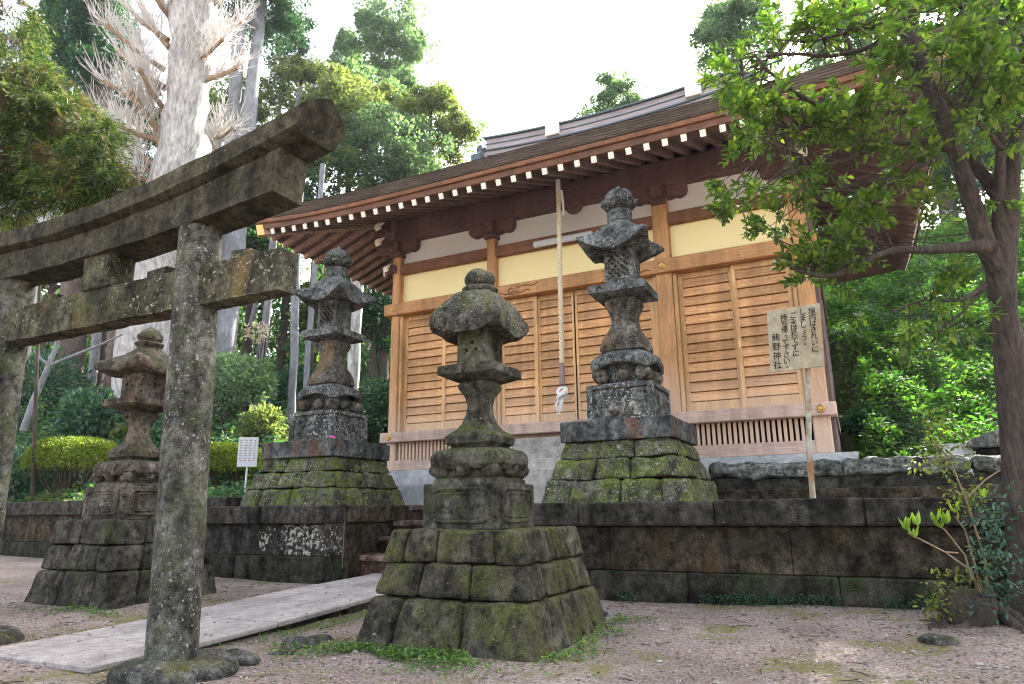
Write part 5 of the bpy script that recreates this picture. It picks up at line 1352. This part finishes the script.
cover('undergrowth', 'dark green undergrowth below the grove at left', 90000, (-42, -9.5, 14.2, 38, inleft), .26, 'leaf_forest', 1.5, 'undergrowth')
def woods(n, d0, d1, px0, px1, py0, py1, size, mat, label):
    P_ = []
    while len(P_) < n:
        x_, y_ = rnd.uniform(px0, px1), rnd.uniform(py0, py1); d_ = rnd.uniform(d0, d1); c = at(x_, y_, d_)
        if c.z < T(c.x, c.y): continue
        top = T(c.x, c.y)+6.5+3.5*noise.noise(Vector((c.x*.16, c.y*.16, 2)))+2.0*noise.noise(Vector((c.x*.5, c.y*.5, 7)))
        if c.z > top or noise.noise(Vector((c.x*.45, c.y*.45, c.z*.55))) < -.12: continue
        P_.append(tuple(c))
    P_ = np.array(P_); n = len(P_)
    o = leafmesh('distant_wood', P_, rdirs(n), rdirs(n), rng.uniform(.6, 1.3, n)*size, rng.uniform(.6, 1.2, n)*size*.5, mat, None, False)
    return tag(o, label, 'woods', None, 'stuff')
cover('low_growth', 'dark low growth on the terrace behind the clipped bushes', 16000, (-26, -10.7, 10.6, 15.5, None), .15, 'leaf_forest', .55, 'undergrowth')
woods(60000, 33, 47, -20, 420, 200, 470, .34, 'leaf_forest', 'dense green wood on the slope far behind the grove trunks')
def shrub(name, label, px, py, rpx, depth, mat, n, size, zs=.8, top=False, group=None, stems=True, cat='shrub', fold=False):
    c = at(px, py, depth); r = rpx/FPX*depth; bz = T(c.x, c.y)
    t = thing(name, label, cat, (c.x, c.y, bz), group)
    d = rdirs(n); rad = rng.uniform(.0, 1, (n, 1))**.33
    if top: d[:, 2] = np.where(rng.random(n) < .75, np.abs(d[:, 2]), d[:, 2])
    lump = np.array([1+.30*noise.noise(Vector(v)*2.1+Vector((px, 0, 0)))+.14*noise.noise(Vector(v)*5+Vector((0, px, 0))) for v in d])[:, None]
    P_ = np.array(c)+d*rad*lump*np.array([r, r, r*zs])
    keep = P_[:, 2] > bz+.05; P_ = P_[keep]; d = d[keep]
    D_ = d+rdirs(len(d))*.9; leafmesh('foliage', P_, D_, rdirs(len(d))+d, rng.uniform(.7, 1.3, len(d))*size, rng.uniform(.7, 1.2, len(d))*size*.5, mat, t, fold)
    if stems:
        m = MB(); q = random.Random(int(px))
        for i in range(10):
            a = q.uniform(0, 6.28); e = c+Vector((math.cos(a)*r*.6, math.sin(a)*r*.6, r*zs*.1))
            m.tube([(c.x+q.uniform(-.15, .15), c.y+q.uniform(-.15, .15), bz-.1), Vector((c.x, c.y, bz)).lerp(e, .6)+Vector((q.uniform(-.1, .1), q.uniform(-.1, .1), 0)), e], [.035, .028, .012], 5)
        m.build('stems', 'bark_dark', t, 60)
    return t
# the two clipped azaleas: flat domes of foliage on bare stems
def azalea(label, px, pytop, rpx, depth, hpx):
    ctop = at(px, pytop, depth); r = rpx/FPX*depth; hh_ = hpx/FPX*depth; bz = T(ctop.x, ctop.y)
    c = Vector((ctop.x, ctop.y, ctop.z-hh_))
    t = thing('clipped_bush', label, 'bush', (c.x, c.y, bz), 'clipped round bushes')
    n = 15000; a = rng.uniform(0, 2*np.pi, n); rr_ = np.sqrt(rng.uniform(0, 1, n)); prof = np.sqrt(np.clip(1-rr_**4, 0, 1))
    z = np.where(rng.random(n) < .7, prof*rng.uniform(.82, 1.02, n), prof*rng.uniform(-.15, 1, n)-.1*(1-prof))
    lum = np.array([1+.05*noise.noise(Vector((math.cos(v)*2, math.sin(v)*2, px))) for v in a])
    P_ = np.stack([c.x+r*rr_*lum*np.cos(a), c.y+r*rr_*lum*np.sin(a), c.z+hh_*z], 1)
    D_ = rdirs(n)+np.array([0, 0, .5]); leafmesh('foliage', P_, D_, rdirs(n), rng.uniform(.05, .09, n), rng.uniform(.025, .045, n), 'leaf_bush', t, False)
    m = MB(); q = random.Random(int(px))
    for i in range(26):
        a_ = q.uniform(0, 6.28); f = q.uniform(.3, .9); e = c+Vector((math.cos(a_)*r*f, math.sin(a_)*r*f, hh_*.1)); s0 = Vector((c.x+math.cos(a_)*.25*f, c.y+math.sin(a_)*.25*f, bz-.1))
        m.tube([s0, s0.lerp(e, .5)+Vector((q.uniform(-.08, .08), q.uniform(-.08, .08), .05)), e], [.035, .025, .012], 5)
    m.build('stems', 'bark_dark', t, 60)
azalea('flat-topped clipped bush left of the brown lantern', 78, 439, 44, 18.6, 27)
azalea('clipped bush behind the small white notice, between gate pillar and terrace lantern', 228, 445, 40, 18, 24)
G = 'wild shrubs below the grove'
shrub('rhododendron', 'shrub flecked with pale leaves above the left clipped bush', 92, 420, 32, 23, 'leaf_teal', 2600, .22, .9, group=G)
shrub('rhododendron', 'rounded grey-green shrub right of the near gate pillar above the clipped bush', 236, 385, 38, 23, 'leaf_pale', 4200, .17, .8, group=G)
shrub('blossoming_shrub', 'small shrub of pale pink blossom below the tie beam end', 258, 333, 13, 27, 'flower', 240, .15, .8, group=G)
shrub('flowering_shrub', 'whitish leafy shrub low right of the gate pillar by the small notice', 262, 425, 20, 20, 'leaf_yellow', 1800, .15, .9, group=G)
shrub('dark_shrub', 'dark shrub between terrace lantern and the hall corner post', 376, 415, 26, 19, 'leaf_teal', 2600, .17, 1.4, group=G)
shrub('dark_shrub', 'dark bush behind the pole-like trunk', 296, 395, 30, 28, 'leaf_dark', 2600, .22, 1.0, group=G)
shrub('dark_shrub', 'dark bush filling the space between far gate pillar and thick cedar trunk', 45, 400, 42, 27, 'leaf_teal', 3600, .24, 1.2, group=G)
shrub('leafy_shrub', 'broad leafy shrub at the left edge below the far gate pillar', 26, 472, 30, 19, 'leaf_teal', 2200, .17, .8, group=G)
shrub('dark_shrub', 'added dark low shrub standing in for the deep shade right beside the hall corner', 866, 432, 30, 15.2, 'leaf_dark', 3200, .12, .8, group=G)  # added shrub; its dark leaf colour stands in for the deep shade here
# fern clumps under the left bush
for i, (px, py, lb) in enumerate([(28, 488, 'fern clump above the far-left wall by the gate pillar'), (60, 484, 'bright fern clump under the left clipped bush'), (106, 480, 'fern clump beside the brown lantern pedestal'), (226, 488, 'grass tuft under the right clipped bush')]):
    c = at(px, py, (17.6, 17.4, 16.8, 14.6)[i]); bz = T(c.x, c.y); c.z = bz+.05 if bz < c.z else c.z
    n = 26; Pq, Dq = [], []
    t_ = thing('fern', lb, 'fern', tuple(c), 'fern clumps on the left terrace')
    for k_ in range(n):
        a = rnd.uniform(0, 6.28); l = rnd.uniform(.35, .6)
        for s in range(16):
            u = s/16; p = c+Vector((math.cos(a)*l*u, math.sin(a)*l*u, .42*math.sin(u*2.3)*l*1.4))
            for sgv in (-1, 1): Pq.append(tuple(p)); Dq.append((-math.sin(a)*sgv+math.cos(a)*.5, math.cos(a)*sgv+math.sin(a)*.5, -.1))
    leafmesh('fronds', np.array(Pq), np.array(Dq), np.tile([0, 0, 1.], (len(Pq), 1))+rdirs(len(Pq))*.2, .10, .022, 'fern', t_, False)

# ------------------------------------------------------------------ right foreground tree
def tp(x, y, d=6.55): return at(x, y, d)
b0 = tp(1002, 655, 6.35); b0.z = T(b0.x, b0.y)
t = thing('evergreen_tree', 'leafy evergreen at the right edge with smooth grey trunk and spreading limbs', 'tree', tuple(b0), 'trees around the shrine')
def limb(pts, name, n=12, wob=.12, mat='bark_near'):
    """pts: (px, py, depth, width px)"""
    q = [tp(x, y, d) for x, y, d, w in pts]; r = [w*.84/2/FPX*d for x, y, d, w in pts]
    P2, R2 = [], []
    for i in range(len(q)-1):          # Catmull-Rom
        p0, p1, p2, p3 = q[max(i-1, 0)], q[i], q[i+1], q[min(i+2, len(q)-1)]
        for k_ in range(5):
            s = k_/5; P2.append(.5*((2*p1)+(p2-p0)*s+(2*p0-5*p1+4*p2-p3)*s*s+(3*p1-p0-3*p2+p3)*s**3)); R2.append(r[i]+(r[i+1]-r[i])*s)
    P2.append(q[-1]); R2.append(r[-1])
    m = MB(); m.tube(P2, R2, n, wob); o = m.build(name, mat, t, 60); return P2, R2
trunkP, _ = limb([(1036, 672, 6.35, 60), (1033, 640, 6.38, 48), (1027, 560, 6.45, 40), (1021, 460, 6.5, 37), (1013, 380, 6.55, 34), (1004, 310, 6.6, 28), (1001, 265, 6.62, 33), (1001, 240, 6.65, 28)], 'trunk', 24, .12)
L = []
L.append(limb([(998, 268, 6.6, 26), (984, 240, 6.6, 22), (970, 195, 6.65, 19), (955, 150, 6.7, 17), (938, 110, 6.75, 16), (918, 60, 6.8, 17), (900, 20, 6.85, 14), (885, -15, 6.9, 12)], 'limb', 14))
L.append(limb([(1003, 245, 6.65, 30), (1008, 215, 6.62, 24), (1013, 160, 6.6, 17), (1022, 120, 6.6, 14), (1035, 60, 6.6, 11)], 'limb'))
L.append(limb([(1000, 250, 6.62, 22), (999, 205, 6.6, 13), (1001, 150, 6.5, 10), (1003, 90, 6.45, 9), (1010, 30, 6.4, 7)], 'limb'))
L.append(limb([(1000, 240, 6.7, 24), (1004, 208, 6.75, 19), (985, 178, 6.8, 14), (965, 155, 6.8, 12), (940, 147, 6.75, 9)], 'limb'))
L.append(limb([(990, 246, 6.55, 22), (965, 247, 6.45, 13), (930, 250, 6.3, 10), (895, 250, 6.2, 8), (872, 258, 6.1, 7), (850, 270, 6.05, 6), (822, 276, 6.0, 5), (790, 268, 6.0, 3)], 'limb'))
L.append(limb([(960, 150, 6.75, 10), (930, 142, 6.6, 9), (900, 143, 6.5, 8), (870, 150, 6.35, 7), (840, 162, 6.25, 5), (815, 165, 6.2, 3)], 'limb'))
L.append(limb([(930, 162, 6.5, 6), (900, 175, 6.4, 5), (868, 182, 6.3, 4), (835, 190, 6.25, 2)], 'limb'))
L.append(limb([(905, 112, 6.7, 6), (860, 113, 6.45, 7), (815, 103, 6.3, 6), (790, 88, 6.2, 5), (770, 72, 6.1, 4), (755, 55, 6.1, 2)], 'limb'))
L.append(limb([(905, 45, 6.8, 8), (870, 48, 6.6, 6), (830, 56, 6.4, 5), (795, 54, 6.2, 4), (765, 56, 6.1, 2)], 'limb'))
L.append(limb([(895, 22, 6.8, 8), (865, 28, 6.5, 6), (838, 36, 6.3, 4), (800, 42, 6.2, 3)], 'limb'))
L.append(limb([(860, 113, 6.45, 5), (830, 122, 6.3, 4), (800, 128, 6.2, 3), (775, 126, 6.2, 2)], 'limb'))
L.append(limb([(815, 165, 6.2, 3), (790, 150, 6.1, 3), (760, 140, 6.1, 2)], 'limb'))
L.append(limb([(985, 285, 6.5, 7), (960, 300, 6.3, 4), (925, 300, 6.2, 3), (890, 312, 6.1, 2)], 'limb'))
L.append(limb([(985, 285, 6.5, 6), (965, 310, 6.4, 3), (945, 325, 6.3, 3), (930, 345, 6.3, 2)], 'limb'))
L.append(limb([(1003, 150, 6.5, 7), (985, 130, 6.2, 6), (965, 110, 6.0, 4), (940, 95, 5.9, 3)], 'limb'))
L.append(limb([(1003, 90, 6.45, 6), (1020, 70, 6.2, 5), (1030, 40, 6.0, 3)], 'limb'))
L.append(limb([(940, 112, 6.75, 7), (965, 90, 6.6, 5), (985, 60, 6.5, 4), (990, 20, 6.4, 3)], 'limb'))
L.append(limb([(918, 60, 6.8, 6), (945, 35, 6.6, 4), (965, 5, 6.5, 3)], 'limb'))
# leaf sprays: centres in the picture with a spread, hung from twigs that start at the nearest limb point
allp = [p for P2, _r in L for p in P2]
q = random.Random(21)
clu = []
clear = [(970, 195, 10), (962, 172, 10), (955, 150, 9), (947, 130, 9), (938, 110, 9), (930, 88, 8), (922, 68, 8), (912, 45, 8), (900, 20, 7), (975, 220, 12), (930, 250, 5), (900, 250, 5), (870, 258, 4), (1012, 180, 8), (1001, 150, 6), (985, 178, 8)]
def fill(n, x0, x1, y0, y1, d0, d1, keep=None):
    c = 0
    while c < n:
        x, y = q.uniform(x0, x1), q.uniform(y0, y1)
        if keep and not keep(x, y): continue
        d_ = q.uniform(d0, d1)
        if any((px_-x)**2+(py_-y)**2 < (rr_+13)**2 for px_, py_, rr_ in clear) and d_ < 6.75: d_ = q.uniform(6.9, 7.5)
        clu.append(tp(x, y, d_)); c += 1
def left_edge(x, y):   # crown outline at its left
    ed = 728+18*math.sin(y*.055)+10*noise.noise(Vector((y*.03, 0, 0)))+(max(0, y-205)*1.0 if y > 205 else 0)+(max(0, 60-y)*.5)
    if x < ed: return False
    if y > 262 and x > 850: return False
    dns = .42+1.6*noise.noise(Vector((x*.018, y*.022, 3)))
    return q.random() < dns
fill(195, 720, 880, 5, 272, 5.8, 6.8, left_edge)
fill(88, 870, 1024, -10, 120, 5.6, 6.9, lambda x, y: q.random() < .55+.8*noise.noise(Vector((x*.02, y*.02, 7))))
fill(60, 950, 1030, -10, 140, 5.4, 6.4)
fill(60, 930, 1034, -10, 150, 6.9, 7.8)
fill(48, 870, 1024, 120, 225, 5.9, 7.0, lambda x, y: q.random() < .45+.9*noise.noise(Vector((x*.02, y*.02, 17))))
fill(14, 830, 985, 270, 320, 6.0, 6.4, lambda x, y: q.random() < .5)
fill(6, 895, 965, 320, 350, 6.2, 6.4)
fill(7, 790, 850, 245, 282, 5.9, 6.1)
tw = MB(); Pp, Dd, Nn, Ll = [], [], [], []
for c in clu:
    srt = sorted(allp, key=lambda p: (p-c).length_squared)[:14]; near = q.choice(srt)
    mid = near.lerp(c, .55)+Vector((q.uniform(-.06, .06), q.uniform(-.06, .06), q.uniform(-.02, .1)))
    if (near-c).length < 1.3: tw.tube([near, mid, c], [.008, .006, .003], 4, cap=False)
    d = (c-near).normalized()
    for s_ in range(q.choice([2, 3, 3, 4])):
        dd = (d*.6+Vector((q.gauss(0, .6), q.gauss(0, .6), q.gauss(.1, .45)))).normalized(); l = q.uniform(.12, .26)
        e = c+dd*l; tw.tube([c, c.lerp(e, .5)+Vector((0, 0, .01)), e], [.004, .003, .0015], 3, cap=False)
        nl = q.randint(7, 11)
        for k_ in range(nl):
            u = .2+.8*k_/nl; p = c.lerp(e, u); a = k_*2.4+q.uniform(-.3, .3)
            s1 = dd.orthogonal().normalized(); s2 = dd.cross(s1)
            o_ = s1*math.cos(a)+s2*math.sin(a)
            ld = (dd*.75+o_*.75+Vector((0, 0, .12))).normalized()
            Pp.append(tuple(p)); Dd.append(tuple(ld)); Nn.append(tuple(Vector((q.gauss(0, .35), q.gauss(0, .35), 1))+dd*-.4)); Ll.append(q.uniform(.055, .10))
tw.build('twigs', 'bark_near', t, 60)
Ll = np.array(Ll); leafmesh('leaves', np.array(Pp), np.array(Dd), np.array(Nn), Ll, Ll*.48, 'leaf_near', t, True, .12)
print('near leaves', len(Pp))
# surface roots
m = MB(); q2 = random.Random(5)
for ang, ln_, w in ((188, .85, .055), (212, .75, .06), (236, .95, .05), (262, .7, .06), (165, .6, .05), (300, .6, .05)):
    a = R(ang); pts = []; rad = []
    for i in range(10):
        u = i/9; a += q2.uniform(-.16, .16); rr_ = .12+ln_*u
        x, y = b0.x+math.cos(a)*rr_, b0.y+math.sin(a)*rr_
        pts.append((x, y, T(x, y)+.13*(1-u)**3+.012*math.sin(i*1.7+ang)-.035*u)); rad.append(w*(1.1-.8*u))
    m.tube(pts, rad, 9, .3)
m.build('roots', 'bark_near', t, 60)

# stump with sprouting shrub
st = tp(962, 618, 6.35); st.z = T(st.x, st.y)
m = MB(); m.ball((st.x+.06, st.y, st.z+.1), .24, 18, (1, 1, .9)); m.tube([(st.x-.08, st.y-.05, st.z), (st.x-.12, st.y-.05, st.z+.2), (st.x-.11, st.y-.05, st.z+.33)], [.07, .055, .065], 12, .4); m.tube([(st.x+.15, st.y, st.z), (st.x+.2, st.y, st.z+.3)], [.12, .07], 10, .3)
m.rough(.085, 5, .035, 14); tag(m.build('tree_stump', 'bark_dark', None, 60), 'gnarled dark burl stump at the foot of the evergreen tree', 'stump')
t = thing('sprouting_shrub', 'thin-stemmed shrub with bright new leaf fans growing from the stump', 'shrub', tuple(st))
m = MB()
def stem(pts, w): m.tube([tp(x, y, d) for x, y, d in pts], [w, w*.8, w*.6, w*.45][:len(pts)], 6)
stem([(985, 605, 6.3), (970, 570, 6.25), (945, 552, 6.2), (908, 533, 6.15)], .014)
stem([(972, 580, 6.25), (965, 555, 6.25), (945, 530, 6.2), (935, 522, 6.2)], .011)
stem([(985, 610, 6.3), (975, 565, 6.3), (965, 530, 6.3), (955, 516, 6.3)], .012)
stem([(990, 615, 6.3), (985, 560, 6.3), (968, 505, 6.25), (950, 460, 6.2)], .014)
stem([(950, 460, 6.2), (940, 448, 6.2), (932, 440, 6.2)], .008)
stem([(965, 500, 6.25), (985, 480, 6.2), (1000, 470, 6.2)], .008)
stem([(958, 553, 6.22), (945, 552, 6.2), (930, 545, 6.2)], .008)
m.build('stems', 'bark_limb', t, 60)
Pp, Dd, Nn = [], [], []
for x, y, d, n in [(906, 530, 6.15, 9), (918, 526, 6.12, 7), (914, 538, 6.15, 6), (940, 528, 6.2, 10), (947, 524, 6.18, 8), (955, 513, 6.3, 7), (936, 522, 6.2, 6), (985, 498, 6.3, 4)]:
    c = tp(x, y, d)
    for k_ in range(n):
        a = q.uniform(0, 6.28); Pp.append(tuple(c)); dd = Vector((math.cos(a)*.55, math.sin(a)*.55, 1)); Dd.append(tuple(dd)); Nn.append((math.cos(a), math.sin(a), -.5))
leafmesh('new_leaves', np.array(Pp), np.array(Dd), np.array(Nn), rng.uniform(.09, .15, len(Pp)), rng.uniform(.035, .055, len(Pp)), 'leaf_new', t, True, .1)
def leaves_at(name, cl, mat, size, per, sp):
    Pp, Dd = [], []
    for x, y, d in cl:
        c = tp(x, y, d)
        for k_ in range(per): v = rdirs(1)[0]; Pp.append(tuple(c+Vector(v)*sp*q.uniform(.2, 1))); Dd.append(v+np.array([0, 0, -.1]))
    n = len(Pp); Nn = rdirs(n)*.7; Nn[:, 2] += .8
    leafmesh(name, np.array(Pp), np.array(Dd), Nn, rng.uniform(.7, 1.3, n)*size, rng.uniform(.7, 1.2, n)*size*.5, mat, t, True)
leaves_at('olive_leaves', [(935+q.uniform(-22, 25), 438+q.uniform(-22, 35), 6.2) for _ in range(34)]+[(962+q.uniform(-12, 18), 480+q.uniform(-10, 40), 6.25) for _ in range(20)]+[(950+q.uniform(-25, 25), 595+q.uniform(-18, 22), 6.25) for _ in range(34)], 'leaf_olive', .05, 8, .10)
leaves_at('blue_leaves', [(995+q.uniform(-22, 22), 560+q.uniform(-65, 55), 6.15) for _ in range(60)]+[(985, 630, 6.2), (1000, 640, 6.2)], 'leaf_teal', .055, 9, .11)
S.render.film_transparent = False
# the thin bright air between here and the far trees
hz = MB().box(-75, 60, -12, 72, -2.5, 47, .001).build('haze', 'dark', None, 0)
hm = bpy.data.materials.new('haze_air'); hm.use_nodes = True; nt_ = hm.node_tree; nt_.nodes.clear()
pv = nt_.nodes.new('ShaderNodeVolumePrincipled'); pv.inputs['Color'].default_value = (.86, .93, 1, 1); pv.inputs['Density'].default_value = .00025; pv.inputs['Anisotropy'].default_value = .3
om = nt_.nodes.new('ShaderNodeOutputMaterial'); nt_.links.new(pv.outputs[0], om.inputs['Volume'])
hz.data.materials.clear(); hz.data.materials.append(hm); tag(hz, 'thin bright haze paling the far trees', 'haze', None, 'stuff')
